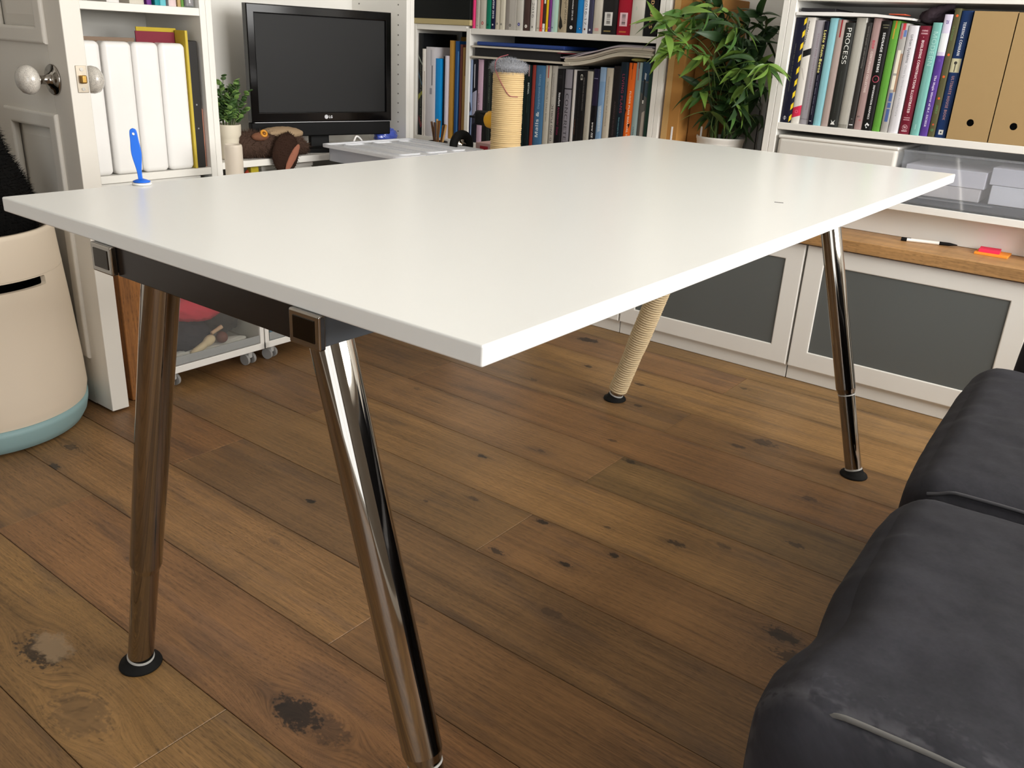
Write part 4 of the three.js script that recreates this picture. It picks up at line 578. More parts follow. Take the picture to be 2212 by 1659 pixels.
{ // cat scratching post
  const t = thing('cat_post', 'sisal cat scratching post with a grey fur cap and a red string', 'cat post', [1.8, 0.001, -0.5]);
  t.position.set(1.805, 0.001, -0.588);
  const r = 0.0475, g = [], h0 = 0.556, h1 = 0.855;
  // the post stands on the white cube's end, on a carpeted base
  obj('base', rspan(-0.075, 0.09, h0, h0 + 0.018, -0.06, 0.1, 0.005), std(0x8d8f96, 0.95), t);
  obj('core', cyl(r - 0.004, r - 0.004, h1 - h0 - 0.018, 32, 0, (h0 + 0.018 + h1) / 2, 0), M.rope, t);
  const N = 46; for (let i = 0; i < N; i++) g.push(new THREE.TorusGeometry(r - 0.0015 + 0.0012 * R0(), 0.0035, 7, 40).rotateX(Math.PI / 2 + (R0() - 0.5) * 0.02).translate(0, h0 + 0.022 + (h1 - h0 - 0.022) * (i + 0.5) / N, 0));
  obj('sisal', g, std(0xdcc08e, 0.95), t);
  const cap = blob(0.058, 0.024, 0.058, 0.004, 21, 6, 0, h1 + 0.012, 0, 64), m = obj('fur_cap', noUv(cap), furMat(0x8f9196), t); obj('fur', noUv(tuft(cap, 1, 0.009, 8)), furMat(0x9c9ea4), m).userData.kind = 'stuff';
  obj('string', tube([V(-0.012, 0.905, 0.004), V(-0.045, 0.892, -0.012), V(-0.058, 0.868, -0.01), V(-0.053, 0.84, 0.0), V(-0.047, 0.81, 0.018), V(-0.036, 0.785, 0.036), V(-0.012, 0.782, 0.05)], 0.0012, 60, 6), std(0xa0525a, 0.8), t);
  // toy arm with a yellow knob
  const arm = obj('toy_arm', merge([between(V(0, 0.7, -0.04), V(0.0, 0.706, -0.105), 0.015, 0.022, 20), between(V(0, 0.706, -0.1), V(0, 0.7055, -0.155), 0.0055, 0.0035, 12), rspan(-0.016, 0.016, 0.682, 0.728, -0.125, -0.06, 0.008)]), M.blackPlastic, t);
  obj('knob', lathe([[0, -0.026], [0.02, -0.026], [0.026, -0.018], [0.028, 0], [0.026, 0.012], [0.018, 0.02], [0, 0.022]]).rotateX(-Math.PI / 2).translate(0, 0.703, -0.062).scale(1, 1, 1), std(0xe0a512, 0.45), arm);
}
{ // blue brush standing on the far edge of the desk
  const t = thing('silicone_brush', 'small blue handled brush standing upright on the far desk edge', 'brush', [0.186, 0.7301, 0.013]);
  obj('head', lathe([[0, 0], [0.0125, 0], [0.0132, 0.0018], [0.0125, 0.0035], [0, 0.0038]]), std(0xe9e7e1, 0.5), t);
  obj('flange', lathe([[0, 0.0038], [0.0112, 0.0038], [0.0118, 0.0052], [0.0085, 0.0068], [0.0032, 0.0085], [0, 0.0085]]), M.blue, t);
  const s = new THREE.Shape(); const prof = [[0.0026, 0.007], [0.003, 0.02], [0.0058, 0.038], [0.0064, 0.048], [0.0052, 0.062], [0.0047, 0.071], [0.0035, 0.076], [0, 0.078]];
  s.moveTo(-0.0026, 0.007); s.splineThru(prof.slice(1).map(q => new THREE.Vector2(-q[0], q[1]))); s.splineThru(prof.slice(0, -1).reverse().map(q => new THREE.Vector2(q[0], q[1]))); s.closePath();
  const h = new THREE.Path(); h.absellipse(0, 0.0705, 0.0024, 0.0027, 0, 6.2832, true); s.holes.push(h);
  obj('handle', new THREE.ExtrudeGeometry(s, { depth: 0.0026, bevelEnabled: true, bevelThickness: 0.001, bevelSize: 0.0009, bevelOffset: -0.0006, bevelSegments: 3, curveSegments: 16 }).translate(0, 0, -0.0013).rotateZ(0.05).rotateY(-0.6).translate(-0.0008, 0, 0), M.blue, t);
}
// ---------------------------------------------------------------- top entry litter box and the cat in it
{
  const c = [0.284, -1.0], t = thing('litter_box', 'tall cream litter box with a pale teal base at the left edge', 'litter box', [c[0], 0.0005, c[1]]);
  const prof = [[0.236, 0.066], [0.2405, 0.09], [0.2385, 0.15], [0.229, 0.3], [0.2185, 0.44], [0.2155, 0.488], [0.213, 0.497], [0.2065, 0.499], [0.2045, 0.49], [0.2065, 0.45], [0.217, 0.3], [0.225, 0.1], [0.223, 0.066], [0.236, 0.066]];
  const slotGeo = () => { const s = new THREE.Shape(); for (let i = 0; i <= 24; i++) { const a = 1.06 + 1.3 * i / 24; i ? s.lineTo(0.26 * Math.cos(a), 0.26 * Math.sin(a)) : s.moveTo(0.26 * Math.cos(a), 0.26 * Math.sin(a)); } for (let i = 24; i >= 0; i--) { const a = 1.06 + 1.3 * i / 24; s.lineTo(0.19 * Math.cos(a), 0.19 * Math.sin(a)); } s.closePath(); return new THREE.ExtrudeGeometry(s, { depth: 0.013, bevelEnabled: true, bevelSize: 0.004, bevelThickness: 0.004, bevelSegments: 2 }).rotateX(Math.PI / 2).translate(0, 0.394, 0); };
  const shell = new Brush(lathe(prof, 96)); shell.updateMatrixWorld();
  const cut = new Brush(slotGeo()); cut.updateMatrixWorld();
  const ev = new Evaluator(); ev.useGroups = false; ev.attributes = ['position', 'normal', 'uv'];
  const res = ev.evaluate(shell, cut, SUBTRACTION); obj('body', res.geometry, M.creamBin, t);
  obj('seam', lathe([[0.2222, 0.4005], [0.2221, 0.402], [0.2212, 0.402], [0.2212, 0.4], [0.2222, 0.4005]], 96).translate(0, 0, 0), std(0xcabba6, 0.6), t).scale.set(0.9985, 1, 0.9985);
  obj('base', lathe([[0, 0], [0.206, 0], [0.222, 0.007], [0.233, 0.026], [0.2385, 0.05], [0.2395, 0.065], [0.222, 0.065], [0.218, 0.02], [0, 0.012]], 96), M.teal, t);
  const lit = obj('cat_litter', cyl(0.216, 0.216, 0.08, 48, c[0], 0.0605, c[1]).scale(1, 1, 1), std(0x8b8680, 0.95)); tag(lit, 'grey litter granules in the bottom of the cream litter box', 'litter'); lit.userData.kind = 'stuff';
  const k = thing('cat', 'black cat sitting in the cream litter box, cut off by the left edge', 'cat', [0, 0, 0]);
  const x = c[0], z = c[1], bones = [
    [x + 0.02, 0.235, z - 0.02, 0.125, x + 0.045, 0.4, z - 0.01, 0.122], [x + 0.055, 0.4, z - 0.01, 0.13, x + 0.065, 0.54, z + 0.0, 0.108], [x + 0.065, 0.54, z, 0.108, x + 0.055, 0.655, z + 0.01, 0.085],
    [x + 0.04, 0.72, z + 0.02, 0.06, x + 0.0, 0.714, z + 0.03, 0.05], [x - 0.015, 0.7, z + 0.035, 0.032, x - 0.035, 0.695, z + 0.04, 0.024],
    [x - 0.06, 0.42, z + 0.05, 0.04, x - 0.085, 0.13, z + 0.05, 0.026], [x - 0.055, 0.42, z - 0.06, 0.04, x - 0.08, 0.13, z - 0.06, 0.026], [x - 0.09, 0.125, z + 0.05, 0.024, x - 0.12, 0.122, z + 0.05, 0.02], [x - 0.085, 0.125, z - 0.06, 0.024, x - 0.115, 0.122, z - 0.06, 0.02],
    [x + 0.02, 0.2, z + 0.09, 0.075, x - 0.05, 0.15, z + 0.1, 0.045], [x + 0.02, 0.2, z - 0.1, 0.075, x - 0.05, 0.15, z - 0.11, 0.045], [x + 0.1, 0.14, z - 0.06, 0.024, x + 0.13, 0.14, z + 0.05, 0.02], [x + 0.13, 0.14, z + 0.05, 0.02, x + 0.07, 0.14, z + 0.14, 0.016]];
  const body = ruffle(smoothMesh(bones, [x - 0.32, 0.1, z - 0.32], [x + 0.32, 0.8, z + 0.32], 100, 0.05), 0.004, 13, 2);
  obj('body', noUv(body), phys(0x080706, 0.9, { specularIntensity: 0.3 }), k); obj('fur', noUv(tuft(body, 1, 0.014, 21, 0.6)), furMat(0x090807), k).userData.kind = 'stuff';
  for (const s of [-1, 1]) { obj('ear', new THREE.ConeGeometry(0.024, 0.05, 20).scale(1, 1, 0.45).rotateZ(-0.15).rotateY(0.9).translate(x + 0.035 + s * 0.006, 0.786, z + 0.025 + s * 0.036), std(0x1a1310, 0.9), k); const e = obj('eye', new THREE.SphereGeometry(0.0085, 16, 12).translate(x - 0.04, 0.728, z + 0.045 + s * 0.021), std(0x9a8a2a, 0.15), k); obj('pupil', new THREE.SphereGeometry(0.0045, 12, 8).scale(1, 1.5, 0.7).translate(x - 0.0455, 0.728, z + 0.045 + s * 0.022), M.black, e); }
  obj('nose', new THREE.SphereGeometry(0.006, 12, 8).translate(x - 0.057, 0.7, z + 0.042), std(0x1c1414, 0.4), k);
}
// ---------------------------------------------------------------- two drawer units on castors
{
  const mk = (label, x0, x1) => {
    const t = thing('drawer_unit', label, 'drawers', [(x0 + x1) / 2, 0, -0.868]), w = x1 - x0, H = w / 2, D = 0.2, y0 = 0.046, y1 = 0.52;
    obj('frame', merge([rspan(-H, H, y0, y0 + 0.02, -D, 0, 0.002), rspan(-H, H, y1 - 0.02, y1, -D, 0, 0.002), rspan(-H, -H + 0.014, y0, y1, -D, 0, 0.002), rspan(H - 0.014, H, y0, y1, -D, 0, 0.002), rspan(-H, H, 0.272, 0.29, -D, 0, 0.002), span(-H + 0.01, H - 0.01, y0 + 0.01, y1 - 0.01, -D, -D + 0.004)]), M.white, t);
    for (const [a, b] of [[0.069, 0.269], [0.293, 0.497]]) {
      const d = obj('drawer', merge([span(-H + 0.016, H - 0.016, a, b, -0.006, -0.003), span(-H + 0.018, H - 0.018, a + 0.002, a + 0.005, -D + 0.008, -0.006), span(-H + 0.016, -H + 0.019, a, b - 0.02, -D + 0.008, -0.006), span(H - 0.019, H - 0.016, a, b - 0.02, -D + 0.008, -0.006)]), frosted, t);
      obj('front_lip', rspan(-H + 0.016, H - 0.016, a, a + 0.023, -0.004, -0.0005, 0.001), phys(0xb2b4b2, 0.4, { transmission: 0.3, thickness: 0 }), d);
    }
    for (const [cxx, cz, a] of [[-H + 0.035, -0.03, 0.3], [H - 0.04, -0.03, 0.15], [-H + 0.035, -D + 0.03, 1], [H - 0.04, -D + 0.03, 2]]) {
      const c = obj('castor', merge([cyl(0.006, 0.006, 0.012, 12, cxx, 0.041, cz), rb(0.014, 0.018, 0.026, 0.004).rotateY(a).translate(cxx, 0.03, cz)]), std(0xb9b8b4, 0.5), t);
      for (const s of [-1, 1]) obj('castor_wheel', cyl(0.017, 0.017, 0.008, 24).rotateZ(Math.PI / 2).translate(s * 0.0125, 0.0175, 0).rotateY(a).translate(cxx, 0, cz), std(0x9c9b98, 0.45), c);
    }
    return t;
  };
  mk('white drawer unit with see-through drawers full of toys, next to the wooden board', 0.7, 1.029); mk('white drawer unit with a light blue box inside, right of the toy drawers', 1.033, 1.372);
  const put = (n, g, m, l, c) => tag(obj(n, noUv(g), m), l, c);
  put('red_cloth', ruffle(blob(0.1, 0.04, 0.045, 0.012, 8, 2).rotateZ(-0.2), 0.004, 20).translate(0.83, 0.203, -0.932), std(0xd42c48, 0.9), 'red cloth on top of the toys in the see-through drawer', 'cloth');
  put('navy_cloth', ruffle(blob(0.075, 0.045, 0.05, 0.012, 9, 5), 0.004, 18, 1).translate(0.815, 0.122, -0.94), std(0x1a1d2a, 0.9), 'dark navy cloth in the see-through toy drawer', 'cloth');
  put('black_cloth', ruffle(blob(0.06, 0.05, 0.05, 0.014, 9, 9), 0.005, 18, 3).translate(0.945, 0.145, -0.965), std(0x2a2a28, 0.9), 'black mottled cloth at the right of the toy drawer', 'cloth');
  put('toy_bone', smoothMesh([[0.805, 0.083, -0.888, 0.012, 0.855, 0.108, -0.89, 0.009], [0.855, 0.108, -0.89, 0.013, 0.862, 0.112, -0.89, 0.013]], [0.76, 0.04, -0.94], [0.9, 0.18, -0.84], 40, 0.01), std(0xd8c6a4, 0.8), 'pale bone-shaped toy behind the see-through drawer front', 'toy');
  put('toy_stick', between(V(0.862, 0.13, -0.884), V(0.898, 0.142, -0.886), 0.005, 0.006, 14), std(0xc9a98a, 0.7), 'short pinkish stick among the drawer toys', 'toy');
  put('toy_ball', blob(0.017, 0.017, 0.017, 0.001, 20, 1, 0.9, 0.108, -0.892), std(0x6a3d33, 0.6), 'small brown ball among the drawer toys', 'ball');
  put('tissue_paper', ruffle(blob(0.13, 0.01, 0.04, 0.006, 8, 3), 0.002, 30, 2).translate(0.87, 0.08, -0.92), std(0xecebe6, 0.9), 'crumpled white paper on the bottom of the toy drawer', 'paper');
  const lb = thing('card_box', 'light blue box inside the right-hand see-through drawer', 'box', [1.13, 0.075, -0.93]); obj('case', rspan(-0.065, 0.06, 0, 0.09, -0.05, 0.045, 0.002), std(0x6fb4d8, 0.6), lb); for (const x of [-0.045, -0.03, -0.015]) obj('stripe', rspan(x, x + 0.005, 0.01, 0.08, 0.0452, 0.046, 0.0003), std(0x3f7fae, 0.6), lb);
}
{ // wooden boards between door and drawers
  const t = thing('wooden_board', 'tall orange-brown wooden board standing between the door and the drawers', 'board', [0.641, 0.0008, -0.9]);
  const g = rb(0.075, 0.52, 0.05, 0.004, 0, 0.26, 0), p = g.attributes.position, uv = g.attributes.uv; for (let i = 0; i < uv.count; i++) uv.setXY(i, (p.getX(i) + p.getZ(i)) / 0.3, p.getY(i) / 1.6);
  const bw = M.oak.clone(); bw.color.setRGB(0.85, 0.62, 0.4); obj('front_board', g, bw, t); const g2 = g.clone().scale(0.55, 0.99, 0.6).translate(-0.012, 0, -0.042); obj('rear_board', g2, bw, t);
}
// ---------------------------------------------------------------- binders and folders in the narrow bookcase
{
  const L = [[0.66, 0.741, 'white rounded binder half hidden by the open door edge'], [0.746, 0.827, 'white rounded binder with a shaded left side, second from the door'], [0.8285, 0.905, 'white rounded binder in the middle, right of the shaded one'], [0.9065, 0.985, 'white rounded binder beside the yellow folder']];
  for (const [a, b, l] of L) {
    const t = thing('binder', l, 'binder', [(a + b) / 2, 0.5573, -1.083], 0, 'white binders on the narrow bookcase shelf'), w = b - a - 0.0008;
    obj('spine', new RoundedBoxGeometry(w, 0.337, 0.05, 5, 0.0135).translate(0, 0.1685, -0.025), phys(0xf3f1ee, 0.35, { clearcoat: 0.3 }), t);
    
  }
  const y = obj('folder', rspan(0.9868, 0.9945, 0.5573, 0.928, -1.1345, -1.085, 0.0008), std(0xc9b13a, 0.6)); tag(y, 'thin yellow folder between the last white binder and the black one', 'folder');
  const k = thing('binder', 'black lever binder at the right end of the narrow bookcase shelf', 'binder', [1.011, 0.5573, -1.09]); obj('spine', rb(0.029, 0.345, 0.012, 0.003, 0, 0.1725, -0.006), std(0x16130f, 0.5), k); obj('cover', merge([rspan(-0.0145, -0.0115, 0, 0.345, -0.24, -0.01, 0.001), rspan(0.0115, 0.0145, 0, 0.345, -0.24, -0.01, 0.001)]), std(0x16130f, 0.5), k); for (const q of [0.11, 0.175]) obj('rivet', cyl(0.0022, 0.0022, 0.0012, 14).rotateX(Math.PI / 2).translate(-0.002, q, 0.0004), M.silver, k); obj('papers', span(-0.0105, 0.0105, 0.01, 0.32, -0.23, -0.013), M.paper, k);
  const p = obj('folder', rspan(1.0265, 1.0335, 0.5573, 0.72, -1.3, -1.1, 0.001), std(0xcf8a70, 0.7)); tag(p, 'thin salmon folder against the right side panel beside the black binder', 'folder');
  for (const [a, b, h, z, c, l] of [[0.876, 0.995, 0.932, -1.142, 0xc2a92e, 'large yellow card folder standing at the back behind the white binders'], [0.87, 0.986, 0.9215, -1.1365, 0x7d2233, 'large dark red card folder standing behind the white binders']])
    tag(obj('folder', rb(b - a, h - 0.5573, 0.004, 0.001, (a + b) / 2, (h + 0.5573) / 2, z), std(c, 0.75)), l, 'folder');
  tag(obj('card_box', rspan(0.7, 0.868, 0.5574, 0.903, -1.144, -1.14, 0.001), std(0x8a7563, 0.9)), 'brown card sheet at the back behind the leftmost white binders', 'card');
  // small books and boxes on the next shelf, cut off by the top of the picture
  const S = [[0.655, 0.69, 0.14, '#4b3a34', 'dark brown small book at the left end of the upper shelf'], [0.695, 0.715, 0.13, '#8d6d52', 'tan small book on the upper shelf beside the dark brown one'], [0.776, 0.81, 0.12, '#e2dedc', 'white small book on the upper shelf above the binders'], [0.838, 0.879, 0.11, '#cfc8ba', 'stone coloured small box on the upper shelf'], [0.8855, 0.8995, 0.13, '#6c2f83', 'purple small book on the upper shelf'], [0.909, 0.924, 0.12, '#1f8a93', 'dark teal small book on the upper shelf'], [0.9245, 0.942, 0.12, '#67b9c4', 'light turquoise small book on the upper shelf'], [0.95, 0.973, 0.12, '#dcc6c6', 'pale pink small box on the upper shelf'], [0.976, 0.986, 0.12, '#b79d6c', 'thin tan small book on the upper shelf'], [0.9865, 0.995, 0.13, '#5d8a3c', 'thin green small book on the upper shelf']];
  for (const [a, b, h, c, l] of S) { const t = bookGroup('book', l, b - a - 0.0006, h, 0.1, c, [['r', 0.2, 0.7, 0.8, 0.74, 'rgba(255,255,255,.35)']], 'small books on the upper shelf of the narrow bookcase'); t.position.set((a + b) / 2, 0.9874, -1.09); }
  const f = thing('figurine', 'small glass jar with a beige trinket at the right end of the upper shelf', 'jar', [1.014, 0.9874, -1.1]); obj('jar', lathe([[0, 0], [0.0135, 0], [0.015, 0.003], [0.015, 0.05], [0.012, 0.056], [0.0125, 0.06], [0.0112, 0.06], [0.0105, 0.055], [0.0136, 0.049], [0.0136, 0.004], [0, 0.003]]), glassClear, f); obj('filling', cyl(0.0125, 0.0125, 0.03, 20, 0, 0.0195, 0), std(0x9d8f88, 0.8), f);
}
// ---------------------------------------------------------------- stacks lying on the lower row of books
{
  const lay = (n, y0, y1, z0, z1, x0, mat, l, c) => tag(obj(n, rspan(x0, 2.4, y0, y1, z0, z1, 0.0012), mat), l, c);
  lay('board', 0.8795, 0.8865, -1.052, -0.605, 2.166, std(0xc9c0b0, 0.8), 'cream mounting board, lower one, lying on the lower row of books', 'board');
  lay('portfolio', 0.8868, 0.9165, -1.045, -0.652, 2.18, std(0x17161a, 0.6), 'thick black portfolio lying between two cream boards', 'portfolio');
  lay('board', 0.9168, 0.923, -1.053, -0.64, 2.168, std(0xcfc7b8, 0.8), 'cream mounting board, upper one, under the blue folder', 'board');
  const b = tag(obj('folder', ruffle(new RoundedBoxGeometry(0.22, 0.0135, 0.4, 6, 0.005).translate(2.292, 0.9315, -0.84), 0.0012, 7), std(0x1f3f86, 0.6)), 'royal blue folder lying on top of the cream boards', 'folder');
  // bent magazines
  const curve = [[-0.632, 0.874], [-0.58, 0.878], [-0.52, 0.889], [-0.455, 0.907], [-0.41, 0.916], [-0.34, 0.917], [-0.288, 0.916]], N = 40, sp = new THREE.CatmullRomCurve3(curve.map(q => V(q[0], q[1], 0)));
  const look = [[0xc9c1b1, 'lowest bent cream magazine on the lower row of books'], [0xc4bcab, 'second bent cream magazine from below'], [0xcdc4b3, 'third bent cream magazine from below'], [0xbdb3a6, 'fourth bent magazine, just under the glossy ones'], [0xb9adb4, 'glossy lilac-edged bent magazine near the top of the pile'], [0x8d8890, 'topmost bent magazine with a red cover corner']];
  let y = 0.0005; look.forEach(([c, l], i) => {
    const th = i < 4 ? 0.0072 : 0.004, a = [], z0 = i * 0.004, u = [], top = [];
    for (let k = 0; k <= N; k++) { const q = sp.getPoint(k / N); const f = i > 3 ? 0.006 * Math.sin(q.x * 30 + i) * sstep(-0.45, -0.63, q.x) : 0; u.push([q.x + (i % 2 ? 0.008 : 0) + (i > 3 ? -0.014 : 0) * (1 - k / N), q.y + y + f]); top.push([u[k][0] + (k === 0 ? -0.002 : 0), u[k][1] + th - 0.0006]); }
    const g = new THREE.ExtrudeGeometry(shapeXY([...u, ...top.reverse()]), { depth: 0.2 + (i % 3) * 0.008, bevelEnabled: false }).rotateY(HW).translate(0, 0, 0); // local x -> world z
    g.scale(-1, 1, 1); const idx = g.index; // mirror back so that x grows away from the room
    const pos = g.attributes.position; for (let q = 0; q < pos.count; q += 3) { for (const at of ['position', 'uv']) { const A = g.attributes[at], n = A.itemSize; for (let e = 0; e < n; e++) { const s = A.array[(q + 1) * n + e]; A.array[(q + 1) * n + e] = A.array[(q + 2) * n + e]; A.array[(q + 2) * n + e] = s; } } }
    g.translate(2.168 + (i % 3) * 0.004, 0, 0); g.computeVertexNormals();
    const t = thing('magazine', l, 'magazine', [0, 0, 0]); obj('pages', g, std(c, 0.7), t); y += th;
    if (i === 5) obj('cover_corner', rspan(2.162, 2.22, 0, 0.0012, -0.655, -0.59, 0.0004).translate(0, 0.874 + y + 0.003, 0), std(0xa32d3c, 0.5), t);
  });
  tag(obj('sponge', noUv(blob(0.035, 0.0068, 0.024, 0.0012, 20, 2, 2.21, 0.9085, -0.352)), std(0xa9a35a, 0.9)), 'yellow-green sponge squeezed between the orange book and the magazines', 'sponge');
}
// ---------------------------------------------------------------- on top of the right-hand books
{
  const s = shapeXY([[0.174, 1.0585], [0.3, 1.0585], [0.4, 1.059], [0.498, 1.053], [0.5, 1.058], [0.4, 1.0665], [0.3, 1.069], [0.174, 1.0665]]);
  const g = new THREE.ExtrudeGeometry(s, { depth: 0.2, bevelEnabled: false }).rotateY(HW).translate(2.37, 0, 0); tag(obj('paper_sheets', g, M.paperWhite), 'loose white sheets lying on top of the books of the right bookcase', 'paper');
  const n = thing('notebook', 'black spiral notebook on the white sheets over the right-hand books', 'notebook', [2.27, 1.0705, 0.23]); obj('cover', rspan(-0.08, 0.08, 0, 0.008, -0.05, 0.05, 0.0015), std(0x17151c, 0.5), n); const q = []; for (let i = 0; i < 14; i++) q.push(new THREE.TorusGeometry(0.0055, 0.0007, 6, 14).rotateY(Math.PI / 2).translate(-0.075 + i * 0.0115, 0.004, -0.05)); obj('spiral', q, M.silver, n);
  tag(obj('card', rb(0.06, 0.002, 0.042, 0.0005, 2.2, 1.0705, 0.455).rotateX(0), std(0xe0613a, 0.6)), 'small orange card tip on the white sheets above the green book', 'card').position.set(0, -0.0035, 0);
  tag(obj('scarf', noUv(ruffle(smoothMesh([[2.22, 1.063, 0.525, 0.014, 2.24, 1.066, 0.56, 0.018], [2.21, 1.075, 0.535, 0.012, 2.215, 1.092, 0.578, 0.01], [2.26, 1.065, 0.51, 0.018, 2.3, 1.07, 0.56, 0.02]], [2.1, 0.96, 0.42], [2.36, 1.18, 0.68], 72, 0.016), 0.006, 12, 3)), std(0x3d3038, 0.9)), 'crumpled dark plum cloth lying on top of the books', 'cloth');
}
// ---------------------------------------------------------------- lower bay of the right bookcase
{
  const p = thing('printer', 'flat light grey printer-like box in the lower bay of the right bookcase', 'printer', [2.168, 0.5713, 0.356], HW);
  obj('case', new RoundedBoxGeometry(0.352, 0.146, 0.25, 5, 0.012).translate(0, 0.073, -0.126), std(0xd8d4cc, 0.45), p); obj('lid', new RoundedBoxGeometry(0.354, 0.01, 0.25, 3, 0.004).translate(0, 0.1475, -0.126), std(0xe4e1da, 0.4), p);
  const t = thing('storage_tray', 'clear plastic tray full of papers in the lower right bay', 'tray', [2.172, 0.5713, 0.745], HW), H = 0.196;
  obj('tub', merge([span(-H, H, 0.004, 0.146, -0.003, 0), span(-H, -H + 0.003, 0.004, 0.146, -0.25, -0.003), span(H - 0.003, H, 0.004, 0.146, -0.25, -0.003), span(-H, H, 0.001, 0.004, -0.25, 0)]), glassClear, t); obj('rim', merge([rspan(-H - 0.002, H + 0.002, 0.143, 0.149, -0.006, 0.004, 0.002), rspan(-H + 0.06, H - 0.14, 0.022, 0.025, 0.0003, 0.0025, 0.001)]), glassClear, t);
  let k = 0; for (const [y, h, a, b, c, turn, l] of [[0.5765, 0.022, 0.57, 0.92, 0x4f5157, 0, 'dark folder at the bottom of the clear plastic tray'], [0.5995, 0.035, 0.565, 0.76, 0xe6dedb, 0.06, 'stack of beige papers on the left in the clear plastic tray'], [0.635, 0.045, 0.56, 0.77, 0xefeaee, -0.04, 'stack of lilac-grey papers on the left in the clear plastic tray'], [0.5995, 0.05, 0.785, 0.93, 0xf0eef1, 0.03, 'stack of white papers on the right in the clear plastic tray'], [0.6502, 0.045, 0.78, 0.93, 0xeae6eb, -0.05, 'upper stack of pale papers on the right in the clear plastic tray']])
    tag(obj('paper_stack', rb(0.225, h, b - a, 0.002).rotateY(turn * 0.3).translate(2.294, y + h / 2 + 0.0004 * (k++), (a + b) / 2), std(c, 0.85)), l, 'papers');
}
// ---------------------------------------------------------------- on the worktop
{
  const a = V(2.181, CT + 0.0052, 0.588), b = V(2.226, CT + 0.0052, 0.73), d = b.clone().sub(a), at = f => a.clone().addScaledVector(d, f), p = thing('pen', 'white ballpoint pen with black ends lying on the wooden worktop', 'pen');
  obj('barrel', between(at(0.1), at(0.68), 0.0049, 0.0049, 24), std(0xf2efe8, 0.4), p); obj('cap', merge([between(at(0), at(0.1), 0.005, 0.005, 24), rspan(-0.0012, 0.0012, 0.004, 0.0062, 0, 0.026, 0.0008).rotateY(Math.atan2(d.x, d.z)).translate(a.x, a.y, a.z)]), M.black, p); obj('grip', merge([between(at(0.68), at(0.86), 0.005, 0.0046, 24), between(at(0.86), at(1), 0.0046, 0.0012, 24)]), M.black, p);
  tag(obj('sticky_notes', rb(0.066, 0.006, 0.083, 0.0006, 2.2, CT + 0.0033, 0.827), std(0xf2982f, 0.8)), 'orange block of sticky notes on the wooden worktop', 'sticky notes');
  tag(obj('sticky_notes', rb(0.05, 0.0075, 0.052, 0.0006).rotateY(0.08).translate(2.202, CT + 0.0102, 0.818), std(0xf02a55, 0.8)), 'hot pink sticky notes lying on the orange block', 'sticky notes');
  // niche with the bamboo: kraft boxes and grey portfolios
  const k1 = thing('card_tube', 'tall brown cardboard case with a white label left of the bamboo plant', 'case', [2.31, CT + 0.0005, -0.193]); obj('case', rspan(-0.13, 0.125, 0, 0.66, -0.034, 0.026, 0.004), M.kraft, k1); obj('lit_fold', rspan(-0.1312, -0.1302, 0.002, 0.658, -0.034, -0.012, 0.0004), std(0xc29a60, 0.85), k1); obj('label', rspan(-0.1315, -0.1303, 0.195, 0.245, 0.003, 0.0095, 0.0004), M.paperWhite, k1);  // paler fold strip carries the light on that facet in its colour
  const k2 = thing('card_tube', 'second brown cardboard case, set deeper behind the bamboo stems', 'case', [2.335, CT + 0.0005, -0.128]); obj('case', rspan(-0.09, 0.11, 0, 0.64, -0.036, 0.036, 0.004), M.kraftShaded, k2); obj('label', rspan(-0.0915, -0.0903, 0.195, 0.25, 0.012, 0.0185, 0.0004), M.paperWhite, k2);  // second case coloured darker to carry the shade of the niche
  const folder = (z, l, w, h, x) => { const t = thing('portfolio', l, 'portfolio', [x, CT + 0.0005, z], HW); obj('case', new RoundedBoxGeometry(w, h, 0.012, 4, 0.005).translate(0, h / 2, 0), std(0x8d8b84, 0.7), t); obj('edge', rspan(w / 2 - 0.004, w / 2 - 0.001, 0.01, h - 0.02, 0.0062, 0.0072, 0.0004), M.black, t); };
  folder(-0.045, 'grey portfolio leaning in the niche directly behind the bamboo pot', 0.13, 0.33, 2.4); folder(0.072, 'second grey portfolio at the right side of the niche', 0.09, 0.345, 2.425);
}
